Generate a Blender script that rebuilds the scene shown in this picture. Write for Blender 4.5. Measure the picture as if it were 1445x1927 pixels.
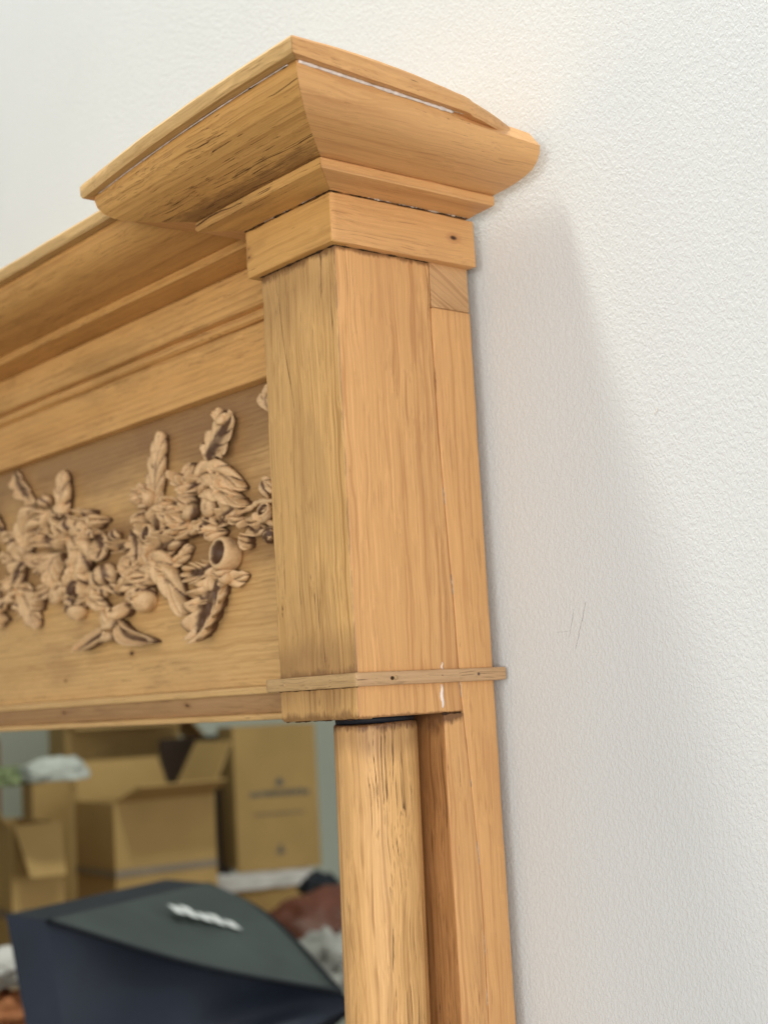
import bpy, bmesh, math, random
from mathutils import Vector, Matrix, noise

# ------------------------------------------------------------------ camera, world, lights, exposure
S = bpy.context.scene
for o in list(bpy.data.objects):
    bpy.data.objects.remove(o)
COL = S.collection
S.render.resolution_x = 767
S.render.resolution_y = 1024
yaw, pitch, roll = 0.8815, 0.1259, -0.0563
fw = Vector((-math.sin(yaw) * math.cos(pitch), math.cos(yaw) * math.cos(pitch), math.sin(pitch)))
rt = fw.cross(Vector((0, 0, 1))).normalized()
up = rt.cross(fw)
c_, s_ = math.cos(roll), math.sin(roll)
rt, up = c_ * rt + s_ * up, -s_ * rt + c_ * up
cam_data = bpy.data.cameras.new('camera')
cam = bpy.data.objects.new('camera', cam_data)
COL.objects.link(cam)
m = Matrix((rt, up, -fw)).transposed().to_4x4()
m.translation = Vector((0.9047, -0.71, -0.0115))
cam.matrix_world = m
cam_data.sensor_fit = 'HORIZONTAL'
cam_data.sensor_width = 36.0
cam_data.lens = 36.0 * 2798.4 / 1445
cam_data.clip_start = 0.02
cam_data.clip_end = 60
cam_data.dof.use_dof = True
cam_data.dof.focus_distance = 1.13
cam_data.dof.aperture_fstop = 7.4
S.camera = cam

W = bpy.data.worlds.new("World")
S.world = W
W.use_nodes = True
W.node_tree.nodes['Background'].inputs[0].default_value = (0.985, 0.965, 1.0, 1)
W.node_tree.nodes['Background'].inputs[1].default_value = 0.47

def area(name, loc, target, size, power, colour, size_y=None):
    d = bpy.data.lights.new(name, 'AREA')
    d.energy = power
    d.color = colour
    d.shape = 'RECTANGLE'
    d.size = size
    d.size_y = size_y or size
    o = bpy.data.objects.new(name, d)
    COL.objects.link(o)
    o.location = loc
    o.rotation_euler = (Vector(target) - Vector(loc)).to_track_quat('-Z', 'Y').to_euler()
    return o

# ceiling lamp above left of the frame, close to the wall: gives the shadow under the capital
area('ceiling_lamp', (-0.56, -0.58, 3.60), (0.05, 0.1, 0.3), 0.58, 150, (0.985, 1.0, 0.93))
# fill lamp added on the right behind the camera: lights pilaster side and undersides
area('right_fill', (2.7, -2.1, -0.15), (0, 0.1, 0.1), 1.5, 58, (1.0, 0.965, 0.95))
# broad fill lamp added in the room in front of the frame
area('front_fill', (1.3, -3.5, 0.3), (-0.3, 0.1, 0.1), 1.8, 48, (1.0, 0.985, 0.955))

S.view_settings.view_transform = 'Standard'
S.view_settings.look = 'None'
S.view_settings.exposure = 0.0
S.view_settings.gamma = 1.0
S.render.engine = 'CYCLES'
S.cycles.max_bounces = 8

# ------------------------------------------------------------------ node helpers
class NT:
    def __init__(self, name):
        self.mat = bpy.data.materials.new(name)
        self.mat.use_nodes = True
        self.t = self.mat.node_tree
        self.bsdf = self.t.nodes['Principled BSDF']
        self.out = self.t.nodes['Material Output']
    def node(self, kind, **kw):
        n = self.t.nodes.new(kind)
        for k, v in kw.items():
            setattr(n, k, v)
        return n
    def put(self, sock, v):
        if isinstance(v, bpy.types.NodeSocket):
            self.t.links.new(v, sock)
        else:
            sock.default_value = v
    def math(self, op, a, b=0.0, c=0.0, clamp=False):
        n = self.node('ShaderNodeMath', operation=op, use_clamp=clamp)
        for i, v in enumerate((a, b, c)):
            self.put(n.inputs[i], v)
        return n.outputs[0]
    def mapping(self, vec, scale, loc=(0, 0, 0), rot=(0, 0, 0)):
        n = self.node('ShaderNodeMapping')
        self.put(n.inputs[0], vec)
        n.inputs['Scale'].default_value = scale
        n.inputs['Location'].default_value = loc
        n.inputs['Rotation'].default_value = rot
        return n.outputs[0]
    def noise(self, vec, scale=1.0, detail=3.0, rough=0.55, dist=0.0):
        n = self.node('ShaderNodeTexNoise')
        self.put(n.inputs['Vector'], vec)
        n.inputs['Scale'].default_value = scale
        n.inputs['Detail'].default_value = detail
        n.inputs['Roughness'].default_value = rough
        n.inputs['Distortion'].default_value = dist
        return n.outputs['Fac']
    def ramp(self, fac, stops):
        n = self.node('ShaderNodeValToRGB')
        el = n.color_ramp.elements
        while len(el) < len(stops):
            el.new(0.5)
        for e, (p, c) in zip(el, stops):
            e.position = p
            e.color = (c[0], c[1], c[2], 1) if not isinstance(c, (int, float)) else (c, c, c, 1)
        self.put(n.inputs[0], fac)
        return n.outputs[0]
    def step(self, v, a, b):
        n = self.node('ShaderNodeMapRange', interpolation_type='SMOOTHSTEP')
        self.put(n.inputs[0], v)
        n.inputs[1].default_value = a
        n.inputs[2].default_value = b
        return n.outputs[0]
    def mix(self, fac, a, b, mode='MIX'):
        n = self.node('ShaderNodeMix', data_type='RGBA', blend_type=mode)
        self.put(n.inputs[0], fac)
        for s, v in ((n.inputs[6], a), (n.inputs[7], b)):
            if isinstance(v, tuple):
                v = (v[0], v[1], v[2], 1)
            self.put(s, v)
        return n.outputs[2]

_seed = [0]
def wood(name, axis='x', base=(0.56, 0.335, 0.145), dark=(0.40, 0.205, 0.075), pore=0.5, blotch=0.5,
         figure=0.6, fibre=0.5, grime=(), ring=60.0, tint=(0.36, 0.235, 0.12), knots=(), rough=0.5,
         across=(0, 0, 0), turn=0.0, patina_shade=False, bump=0.5, pith=(0.09, -0.07), wander=0.03, wash=()):
    """stripped waxed pine, grain running along the given axis (object coordinates in metres);
    grime = (axis, position, reach, strength): irregular old dirt along a joint"""
    n = NT(name)
    _seed[0] += 1
    off = (_seed[0] * 1.37, _seed[0] * 2.11, _seed[0] * 0.73)
    tc = n.node('ShaderNodeTexCoord').outputs['Object']
    sep = n.node('ShaderNodeSeparateXYZ')
    n.put(sep.inputs[0], tc)
    P = n.mapping(tc, (1, 1, 1), off, across)
    i = 'xyz'.index(axis)
    def sc(a, g):
        v = [a, a, a]
        v[i] = g
        return tuple(v)
    warp = n.node('ShaderNodeTexNoise')
    n.put(warp.inputs['Vector'], n.mapping(P, sc(9, 3)))
    warp.inputs['Detail'].default_value = 1
    add = n.node('ShaderNodeMix', data_type='VECTOR')
    add.inputs[0].default_value = 0.008
    n.put(add.inputs[4], P)
    n.put(add.inputs[5], warp.outputs['Color'])
    PW = add.outputs[1]
    # growth rings: distance from a pith line that runs beside the board, wandering along its length
    sp = n.node('ShaderNodeSeparateXYZ')
    n.put(sp.inputs[0], tc)
    ia, ib = [k for k in range(3) if k != i]
    wa = n.math('SUBTRACT', n.noise(n.mapping(P, sc(1.2, 1.6)), 1, 1, 0.5), 0.5)
    wb = n.math('SUBTRACT', n.noise(n.mapping(P, sc(7, 1.6)), 1, 1, 0.5), 0.5)
    ca = n.math('ADD', n.math('SUBTRACT', sp.outputs[ia], pith[0]), n.math('MULTIPLY', wa, wander))
    cb = n.math('ADD', n.math('SUBTRACT', sp.outputs[ib], pith[1]), n.math('MULTIPLY', wb, wander * 0.22))
    rad = n.math('SQRT', n.math('ADD', n.math('MULTIPLY', ca, ca), n.math('MULTIPLY', cb, cb)))
    rad = n.math('ADD', rad, n.math('MULTIPLY', n.noise(n.mapping(P, sc(40, 1.2)), 1, 1), 0.004))
    rings = n.math('FRACT', n.math('MULTIPLY', rad, ring * 2.6))
    rings = n.math('SUBTRACT', n.math('POWER', rings, 2.4), n.step(rings, 0.93, 1.0))
    rings = n.math('MAXIMUM', rings, 0.0)
    ringm = n.math('MULTIPLY', rings, n.step(n.noise(n.mapping(P, sc(22, 2.0)), 1, 2), 0.2, 0.7))
    # fibre
    fib = n.noise(n.mapping(PW, sc(520, 3.2)), 1, 3, 0.75)
    fib2 = n.noise(n.mapping(PW, sc(230, 1.4)), 1, 2, 0.65)
    # dark open pores and short checks
    por = n.noise(n.mapping(PW, sc(680, 5.5)), 1, 3, 0.65)
    dens = n.step(n.noise(n.mapping(P, sc(17, 6)), 1, 3, 0.6), 0.38, 0.72)
    thr = n.math('SUBTRACT', 0.70, n.math('MULTIPLY', dens, 0.06 + 0.07 * pore))
    pores = n.math('MULTIPLY', n.math('SUBTRACT', por, thr), 14.0, clamp=True)
    pores = n.math('MULTIPLY', pores, min(1.0, 0.45 + pore * 0.6))
    blot = n.noise(n.mapping(P, sc(16, 5)), 1, 4, 0.6, 0.6)
    blot2 = n.noise(n.mapping(P, sc(70, 12)), 1, 4, 0.65)
    col = n.mix(n.math('MULTIPLY', ringm, figure), base, dark)
    light = tuple(min(0.95, c * 1.22 + 0.015) for c in base)
    col = n.mix(n.math('MULTIPLY', n.step(fib, 0.45, 0.68), 0.75 * fibre), col, light)
    col = n.mix(n.math('MULTIPLY', n.step(fib2, 0.50, 0.70), 0.75 * fibre), col, dark)
    col = n.mix(n.math('MULTIPLY', n.step(blot, 0.50, 0.74), blotch), col, tint)
    col = n.mix(n.math('MULTIPLY', n.step(blot2, 0.56, 0.78), blotch * 0.55), col, dark)
    fine = n.noise(n.mapping(PW, sc(980, 4.5)), 1, 2, 0.6)
    fmask = n.math('MULTIPLY', n.step(fine, 0.54, 0.66), n.step(n.noise(n.mapping(P, sc(30, 5)), 1, 3, 0.6), 0.30, 0.66))
    deep = tuple(c * 0.52 for c in dark)
    col = n.mix(n.math('MULTIPLY', fmask, 0.30 + 0.38 * min(1.0, pore)), col, deep)
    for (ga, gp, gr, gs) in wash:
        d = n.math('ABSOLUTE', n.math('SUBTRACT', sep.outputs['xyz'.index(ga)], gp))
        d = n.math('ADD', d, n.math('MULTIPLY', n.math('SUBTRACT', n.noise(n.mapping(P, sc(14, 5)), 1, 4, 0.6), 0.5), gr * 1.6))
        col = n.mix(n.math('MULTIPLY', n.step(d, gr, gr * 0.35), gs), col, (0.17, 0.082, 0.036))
    pale = tuple(min(0.95, c * 1.12 + 0.02) for c in base)
    col = n.mix(n.math('MULTIPLY', n.step(blot, 0.48, 0.28), blotch * 0.6), col, pale)
    col = n.mix(pores, col, (0.085, 0.034, 0.012))
    # tiny worm holes and specks
    vor = n.node('ShaderNodeTexVoronoi')
    n.put(vor.inputs['Vector'], n.mapping(P, sc(95, 60)))
    spk = n.math('MULTIPLY', n.step(vor.outputs['Distance'], 0.085, 0.05),
                 n.step(n.noise(n.mapping(P, sc(30, 25)), 1, 2), 0.56, 0.6))
    col = n.mix(n.math('MULTIPLY', spk, 0.8), col, (0.07, 0.03, 0.015))
    for (kx, ky, kz, kr) in knots:
        d = n.node('ShaderNodeVectorMath', operation='DISTANCE')
        km = n.mapping(tc, sc(1, 0.55))
        n.put(d.inputs[0], km)
        kp = [kx, ky, kz]
        kp[i] *= 0.55
        d.inputs[1].default_value = kp
        dd = n.math('ADD', d.outputs['Value'], n.math('MULTIPLY', n.math('SUBTRACT', blot2, 0.5), kr * 1.5))
        col = n.mix(n.math('MULTIPLY', n.step(dd, kr * 2.2, kr * 0.7), 0.6), col, dark)
        col = n.mix(n.step(dd, kr * 0.9, kr * 0.3), col, (0.06, 0.025, 0.012))
    rag = n.noise(n.mapping(P, sc(420, 60)), 1, 4, 0.7)
    rag2 = n.noise(n.mapping(P, sc(60, 40)), 1, 3, 0.6)
    for (ga, gp, gr, gs) in grime:
        d = n.math('ABSOLUTE', n.math('SUBTRACT', sep.outputs['xyz'.index(ga)], gp))
        lim = n.math('MULTIPLY', n.math('ADD', n.math('MULTIPLY', rag, 1.3), n.math('MULTIPLY', rag2, 1.5)), gr)
        lim = n.math('SUBTRACT', lim, gr * 0.75)
        gm = n.math('MULTIPLY', n.math('DIVIDE', n.math('SUBTRACT', lim, d), gr * 0.45), gs, clamp=True)
        gm = n.math('MINIMUM', gm, min(gs, 0.92))
        col = n.mix(gm, col, (0.12, 0.05, 0.02))
    if patina_shade:
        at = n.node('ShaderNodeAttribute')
        at.attribute_name = 'patina_shade'
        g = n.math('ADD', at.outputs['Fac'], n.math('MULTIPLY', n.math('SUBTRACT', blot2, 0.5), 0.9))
        col = n.mix(n.math('MULTIPLY', n.step(g, 0.20, 0.70), 0.95), col, (0.075, 0.032, 0.015))  # recess shade painted into carved grooves and hollows, along with old patina
    n.put(n.bsdf.inputs['Base Color'], col)
    rg = n.math('ADD', rough, n.math('MULTIPLY', n.math('SUBTRACT', blot2, 0.5), 0.25))
    rg = n.math('ADD', rg, n.math('MULTIPLY', pores, 0.2))
    n.put(n.bsdf.inputs['Roughness'], rg)
    n.bsdf.inputs['Specular IOR Level'].default_value = 0.32
    b = n.node('ShaderNodeBump')
    b.inputs['Strength'].default_value = bump
    b.inputs['Distance'].default_value = 0.0008
    hgt = n.math('SUBTRACT', n.math('ADD', n.math('MULTIPLY', fib, 0.55), n.math('MULTIPLY', fib2, 0.35)),
                 n.math('MULTIPLY', pores, 0.9))
    hgt = n.math('SUBTRACT', hgt, n.math('MULTIPLY', ringm, 0.25))
    hgt = n.math('ADD', hgt, n.math('MULTIPLY', blot2, 0.5))
    n.put(b.inputs['Height'], hgt)
    n.put(n.bsdf.inputs['Normal'], b.outputs[0])
    return n.mat

def plain(name, colour, rough=0.6, spec=0.4, vary=0.12, scale=20, metal=0.0, bump=0.0, sheen=0.0):
    n = NT(name)
    tc = n.node('ShaderNodeTexCoord').outputs['Object']
    f = n.noise(tc, scale, 4, 0.6)
    dk = tuple(c * (1 - vary * 2) for c in colour)
    lt = tuple(min(1, c * (1 + vary)) for c in colour)
    n.put(n.bsdf.inputs['Base Color'], n.ramp(f, [(0.3, dk), (0.7, lt)]))
    n.bsdf.inputs['Roughness'].default_value = rough
    n.bsdf.inputs['Specular IOR Level'].default_value = spec
    n.bsdf.inputs['Metallic'].default_value = metal
    if bump:
        b = n.node('ShaderNodeBump')
        b.inputs['Distance'].default_value = 0.002
        b.inputs['Strength'].default_value = bump
        n.put(b.inputs['Height'], f)
        n.put(n.bsdf.inputs['Normal'], b.outputs[0])
    return n.mat

# ------------------------------------------------------------------ object helpers
def empty(name, loc, label, cat, group=None):
    o = bpy.data.objects.new(name, None)
    COL.objects.link(o)
    o.location = loc
    o.empty_display_size = 0.05
    o['label'] = label
    o['category'] = cat
    if group:
        o['group'] = group
    return o

def world_of(o):
    mw = Matrix.Translation(o.location) if o.parent is None else world_of(o.parent) @ o.matrix_parent_inverse @ Matrix.Translation(o.location)
    return mw

def mk(name, verts, faces, mat, parent=None, smooth=False, attr=None, label=None):
    """one mesh object; vertices in world metres, kept there under its parent"""
    me = bpy.data.meshes.new(name)
    me.from_pydata([tuple(v) for v in verts], [], faces)
    me.materials.append(mat)
    if attr:
        a = me.attributes.new('patina_shade', 'FLOAT', 'POINT')
        for k, v in enumerate(attr):
            a.data[k].value = v
    me.validate()
    bm = bmesh.new()
    bm.from_mesh(me)
    bmesh.ops.recalc_face_normals(bm, faces=bm.faces)
    bm.to_mesh(me)
    bm.free()
    if smooth:
        for p in me.polygons:
            p.use_smooth = True
    me.update()
    o = bpy.data.objects.new(name, me)
    COL.objects.link(o)
    if parent is not None:
        o.parent = parent
        o.matrix_parent_inverse = world_of(parent).inverted()
    if label:
        o['label'] = label
    return o

def auto_smooth(o, deg=35):
    me = o.data
    bm = bmesh.new()
    bm.from_mesh(me)
    for f in bm.faces:
        f.smooth = True
    for e in bm.edges:
        if len(e.link_faces) == 2 and e.calc_face_angle(0) > math.radians(deg):
            e.smooth = False
    bm.to_mesh(me)
    bm.free()

def wob(p, amp, f=18.0, s=0.0):
    return Vector((noise.noise(Vector(p) * f + Vector((s, 0, 0))),
                   noise.noise(Vector(p) * f + Vector((0, s + 7, 0))),
                   noise.noise(Vector(p) * f + Vector((0, 0, s + 13))))) * amp

def plank(name, lo, hi, mat, parent, r=0.0012, axis='z', n=40, amp=0.0003, wear=0.0006, shape=None, label=None, seed=0):
    """a board with worn rounded arrises: rounded-rectangle section swept along its length"""
    ax = 'xyz'.index(axis)
    a, b = [k for k in range(3) if k != ax]
    ca, cb = (lo[a] + hi[a]) / 2, (lo[b] + hi[b]) / 2
    ha, hb = (hi[a] - lo[a]) / 2, (hi[b] - lo[b]) / 2
    sec = []
    for (sa, sb, t0) in ((1, 1, 0), (-1, 1, 90), (-1, -1, 180), (1, -1, 270)):
        for k in range(4):
            t = math.radians(t0 + 30 * k)
            sec.append((sa, sb, math.cos(t), math.sin(t)))
    verts, faces = [], []
    L = hi[ax] - lo[ax]
    stations = [0, min(r, L * 0.2)] + [L * k / n for k in range(1, n)] + [L - min(r, L * 0.2), L]
    stations = sorted(set(stations))
    for si, u in enumerate(stations):
        endk = r if si in (0, len(stations) - 1) else 0.0
        for (sa, sb, ct, st) in sec:
            key = Vector((sa * 3.1 + seed, sb * 5.7, (lo[ax] + u) * 55))
            rr = r + max(0, noise.noise(key)) * wear * 2
            rr = min(rr, ha * 0.9, hb * 0.9)
            va = ca + sa * (ha - rr - endk * 0.8) + ct * rr
            vb = cb + sb * (hb - rr - endk * 0.8) + st * rr
            p = [0, 0, 0]
            p[ax] = lo[ax] + u
            p[a] = va
            p[b] = vb
            p = Vector(p) + wob(p, amp, 14, seed)
            if si in (0, len(stations) - 1):
                p[ax] = lo[ax] + u + wob(p, amp * 1.5, 60, seed)[0]
            if shape:
                p = shape(p, u / L)
            verts.append(p)
    m_ = len(sec)
    for s in range(len(stations) - 1):
        for k in range(m_):
            k2 = (k + 1) % m_
            faces.append((s * m_ + k, s * m_ + k2, (s + 1) * m_ + k2, (s + 1) * m_ + k))
    faces.append(tuple(range(m_)))
    faces.append(tuple((len(stations) - 1) * m_ + k for k in range(m_)))
    o = mk(name, verts, faces, mat, parent, label=label)
    auto_smooth(o, 40)
    return o

def tube(name, pts, radii, mat, parent=None, seg=8, label=None, patina_shade=None, kind=None):
    verts, faces, at = [], [], []
    n = len(pts)
    pts = [Vector(p) for p in pts]
    for i, p in enumerate(pts):
        t = (pts[min(i + 1, n - 1)] - pts[max(i - 1, 0)]).normalized()
        a = t.cross(Vector((0, 1, 0.01)))
        if a.length < 1e-4:
            a = t.cross(Vector((1, 0, 0)))
        a.normalize()
        b = t.cross(a)
        r = radii[i] if isinstance(radii, (list, tuple)) else radii
        for k in range(seg):
            th = 2 * math.pi * k / seg
            verts.append(p + (a * math.cos(th) + b * math.sin(th)) * r)
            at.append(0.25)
    for i in range(n - 1):
        for k in range(seg):
            k2 = (k + 1) % seg
            faces.append((i * seg + k, i * seg + k2, (i + 1) * seg + k2, (i + 1) * seg + k))
    faces.append(tuple(range(seg)))
    faces.append(tuple((n - 1) * seg + k for k in range(seg)))
    return mk(name, verts, faces, mat, parent, smooth=True, attr=at, label=label)

def catmull(pts, t):
    n = len(pts) - 1
    x = min(max(t, 0), 0.99999) * n
    i = int(x)
    f = x - i
    p = [Vector(pts[min(max(i + k, 0), n)]) for k in (-1, 0, 1, 2)]
    return 0.5 * ((2 * p[1]) + (p[2] - p[0]) * f + (2 * p[0] - 5 * p[1] + 4 * p[2] - p[3]) * f * f
                  + (-p[0] + 3 * p[1] - 3 * p[2] + p[3]) * f ** 3)

# ------------------------------------------------------------------ materials
ORANGE = dict(base=(0.67, 0.370, 0.145), dark=(0.47, 0.215, 0.075), tint=(0.56, 0.285, 0.115))
YELLOW = dict(base=(0.63, 0.355, 0.110), dark=(0.37, 0.175, 0.048), tint=(0.37, 0.205, 0.07))
M_SIDE = wood('pine_post_side', 'z', pore=0.25, blotch=0.35, figure=0.35, fibre=0.9, ring=110,
              grime=(('z', 0.351, 0.006, 0.7), ('z', -0.0245, 0.004, 0.6)), bump=0.35, **ORANGE)
M_BACKB = wood('pine_back_board', 'z', pore=0.25, blotch=0.45, figure=0.4, fibre=0.7, ring=70,
               grime=(('z', 0.3515, 0.003, 0.6),), bump=0.3, **ORANGE)
M_STILE = wood('pine_stile', 'z', pore=0.65, blotch=0.5, figure=0.4, fibre=0.9, ring=90,
               grime=(('z', -0.026, 0.011, 0.85),), **ORANGE)
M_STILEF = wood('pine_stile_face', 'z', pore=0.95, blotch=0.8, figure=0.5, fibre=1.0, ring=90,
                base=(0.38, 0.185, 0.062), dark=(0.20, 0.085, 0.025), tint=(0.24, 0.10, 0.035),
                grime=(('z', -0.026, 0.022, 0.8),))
M_PATCH = wood('pine_end_grain', 'y', pore=0.5, blotch=0.5, figure=1.0, fibre=0.8, ring=420,
               base=(0.60, 0.36, 0.165), dark=(0.32, 0.15, 0.055), across=(0.55, 0.0, 0.0), bump=0.5)
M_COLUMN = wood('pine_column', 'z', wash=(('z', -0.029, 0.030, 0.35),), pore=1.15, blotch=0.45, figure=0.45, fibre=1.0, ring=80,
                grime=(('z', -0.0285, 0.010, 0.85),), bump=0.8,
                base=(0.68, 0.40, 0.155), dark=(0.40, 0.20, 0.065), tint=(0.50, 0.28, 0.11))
M_NECKF = wood('pine_neck_block_front', 'x', pore=0.7, blotch=0.6, figure=0.5, knots=((-0.108, -0.0095, 0.376, 0.0018), (-0.1075, -0.0095, 0.3685, 0.0022), (0.001, -0.0095, 0.388, 0.0010)), **YELLOW)
M_NECKS = wood('pine_neck_block_side', 'y', pore=0.35, blotch=0.4, figure=0.5, knots=((0.0095, 0.121, 0.3735, 0.0028),), **ORANGE)
M_CAPF = wood('pine_capital_front', 'x', pore=1.2, blotch=0.6, figure=0.8, ring=50, grime=(('z', 0.4035, 0.0022, 0.55),), **YELLOW)
M_CAPS = wood('pine_capital_side', 'y', pore=0.15, blotch=0.35, figure=0.75, ring=55, bump=0.3, pith=(0.02, 0.47), wander=0.07, **ORANGE)
M_LIP = wood('pine_lip_front', 'x', pore=0.6, blotch=0.5, figure=0.5, fibre=0.8, base=(0.62, 0.40, 0.16), dark=(0.42, 0.235, 0.075), tint=(0.44, 0.29, 0.13))
M_LIPS = wood('pine_lip_side', 'y', pore=0.4, blotch=0.5, figure=0.6, **ORANGE)
M_CROWN = wood('pine_cornice', 'x', pore=0.75, blotch=0.55, figure=0.8, ring=45, base=(0.62, 0.34, 0.105), dark=(0.35, 0.155, 0.04), tint=(0.35, 0.185, 0.055))
M_FASCIA = wood('pine_fascia', 'x', pore=0.5, blotch=0.55, figure=0.8, ring=50, base=(0.66, 0.375, 0.125), dark=(0.37, 0.17, 0.05), tint=(0.38, 0.205, 0.065))
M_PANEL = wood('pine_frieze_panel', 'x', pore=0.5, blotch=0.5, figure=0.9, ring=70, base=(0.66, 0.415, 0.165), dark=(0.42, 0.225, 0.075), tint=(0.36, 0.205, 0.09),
               wash=(('z', 0.290, 0.095, 0.62), ('z', 0.155, 0.062, 0.55)), knots=((-0.47, 0.0715, 0.052, 0.003), (-0.62, 0.0715, 0.03, 0.002)))  # brown wash: stain plus shade under cornice and round swag, painted in
M_RAIL = wood('pine_rail', 'x', pore=0.4, blotch=0.4, figure=0.5, base=(0.66, 0.43, 0.18), dark=(0.45, 0.25, 0.085), tint=(0.5, 0.29, 0.115))
M_STRIP = wood('pine_strip', 'x', pore=0.8, blotch=0.5, figure=0.4, base=(0.50, 0.33, 0.15), dark=(0.32, 0.18, 0.07), tint=(0.36, 0.22, 0.11))
M_STRIPS = wood('pine_strip_side', 'y', pore=0.7, blotch=0.5, figure=0.4, base=(0.54, 0.345, 0.18), dark=(0.36, 0.20, 0.09), tint=(0.40, 0.235, 0.12))
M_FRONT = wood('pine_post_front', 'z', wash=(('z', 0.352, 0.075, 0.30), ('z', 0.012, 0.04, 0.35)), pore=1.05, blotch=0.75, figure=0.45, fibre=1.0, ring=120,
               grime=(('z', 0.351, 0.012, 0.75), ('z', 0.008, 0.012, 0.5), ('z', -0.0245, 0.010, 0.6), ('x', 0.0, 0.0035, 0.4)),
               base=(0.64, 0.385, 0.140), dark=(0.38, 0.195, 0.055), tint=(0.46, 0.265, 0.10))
M_CARVE = wood('carved_limewood', 'x', pore=0.1, blotch=0.45, figure=0.2, fibre=0.4, base=(0.70, 0.475, 0.245), dark=(0.40, 0.215, 0.10), tint=(0.34, 0.195, 0.10), patina_shade=True, rough=0.55, bump=0.6)
M_FILL = plain('white_filler', (0.80, 0.72, 0.65), 0.7, 0.2, 0.12, 160, bump=0.4)
M_FILL2 = plain('old_grey_filler', (0.55, 0.44, 0.34), 0.8, 0.2, 0.3, 200)
M_GAPBLACK = plain('black_gap_shade', (0.012, 0.014, 0.02), 0.6, 0.3)  # black filling that stands for the shade inside open gaps
M_NAIL = plain('rusty_nail_head', (0.13, 0.085, 0.06), 0.6, 0.4, 0.3, 500)
M_PEG = plain('pale_peg', (0.50, 0.33, 0.16), 0.6, 0.3, 0.2, 300)
M_CRACK = plain('crack_shadow', (0.05, 0.028, 0.015), 0.9, 0.1)
g = NT('mirror_glass')
g.bsdf.inputs['Base Color'].default_value = (0.70, 0.735, 0.69, 1)
g.bsdf.inputs['Metallic'].default_value = 1.0
g.bsdf.inputs['Roughness'].default_value = 0.006
M_GLASS = g.mat

# painted plaster: roller stipple in relief
n = NT('painted_plaster')
tc = n.node('ShaderNodeTexCoord').outputs['Object']
tcs = n.mapping(tc, (1.25, 1, 0.85))
a1 = n.noise(tcs, 330, 2, 0.5, 0.7)
a2 = n.noise(tcs, 140, 2, 0.5, 0.4)
a3 = n.noise(tcs, 520, 2, 0.5)
stip = n.math('ADD', n.math('ADD', n.step(a1, 0.36, 0.66), n.math('MULTIPLY', a2, 0.5)), n.math('MULTIPLY', a3, 0.28))
big = n.noise(tcs, 3.0, 3, 0.6)
n.put(n.bsdf.inputs['Base Color'], n.ramp(big, [(0.3, (0.628, 0.650, 0.633)), (0.7, (0.655, 0.676, 0.658))]))
n.bsdf.inputs['Roughness'].default_value = 0.55
n.bsdf.inputs['Specular IOR Level'].default_value = 0.3
b = n.node('ShaderNodeBump')
b.inputs['Strength'].default_value = 0.42
b.inputs['Distance'].default_value = 0.0006
n.put(b.inputs['Height'], stip)
n.put(n.bsdf.inputs['Normal'], b.outputs[0])
M_WALL = n.mat

# ------------------------------------------------------------------ the wall the mirror stands against
YW = 0.1565
wall = mk('wall', [(-5, YW, -1.5), (3.2, YW, -1.5), (3.2, YW, 2.6), (-5, YW, 2.6)], [(0, 1, 2, 3)], M_WALL)
wall['kind'] = 'structure'
M_SCR = plain('scuff_mark', (0.24, 0.20, 0.18), 0.8, 0.2)
def scratch(pts, r, mat, label):
    pts = [(x, YW - 0.00012, z) for x, z in pts]
    fine = [catmull(pts, k / 14) + Vector((noise.noise(Vector((k * 1.7, r * 1e4, 0))) * 0.0005, 0, 0)) for k in range(15)]
    rr = [r * (0.25 + 0.75 * abs(math.sin(1.3 * k + 0.6))) * (0.4 if k in (0, 14) else 1) for k in range(15)]
    return tube('scratch', fine, rr, mat, wall, seg=5, label=label)
scratch([(0.097, 0.0569), (0.093, 0.0455), (0.0877, 0.0333), (0.0824, 0.0202)], 0.00014, M_SCR, 'fine grey scratch, longer of two')
scratch([(0.0838, 0.0522), (0.0805, 0.0423), (0.0764, 0.0299)], 0.0001, M_SCR, None)
scratch([(0.0627, 0.0351), (0.0704, 0.0349), (0.0775, 0.0353)], 7e-05, M_SCR, None)
scratch([(0.1853, 0.1965), (0.184, 0.1943), (0.1817, 0.1919)], 0.0005, M_FILL, 'small white nick')


# ------------------------------------------------------------------ the mirror frame
XM = -0.78            # centre line of the frame
FLOOR = -1.5
frame = empty('mirror_frame', (XM, 0.08, FLOOR), 'tall stripped pine mirror frame with carved frieze standing against the white wall', 'mirror')

right_parts = []
def rp(o):
    right_parts.append(o)
    return o

# post: front board, side board, back board (all worn, each a board of its own)
def joint(z):          # wandering joint line between the post and the board behind it
    k = [(0.36, 0.1000), (0.30, 0.0987), (0.21, 0.0992), (0.145, 0.1013), (0.08, 0.1040), (0.01, 0.1052), (-0.03, 0.107),
         (-0.085, 0.1112), (-0.15, 0.1150), (-0.21, 0.1146), (-0.27, 0.1138), (-1.6, 0.113)]
    for (z1, y1), (z0, y0) in zip(k, k[1:]):
        if z >= z0:
            return y0 + (y1 - y0) * (min(z, z1) - z0) / (z1 - z0)
    return 0.113
def jshape_side(p, t):
    if p.y > 0.09:
        p = p.copy()
        p.y += joint(p.z) - 0.1052 - 0.0006 + 0.0004 * noise.noise(Vector((0, 0, p.z * 190)))
    return p
def jshape_back(p, t):
    if p.y < 0.12:
        p = p.copy()
        p.y += joint(p.z) - 0.1052 + 0.00035 + 0.00025 * noise.noise(Vector((3, 0, p.z * 170)))
    return p
rp(plank('post_side_board', (-0.020, 0.0006, -0.0243), (0.0, 0.1052, 0.3525), M_SIDE, frame, r=0.0012, n=90, amp=0.0005, wear=0.0008, shape=jshape_side))
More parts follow.
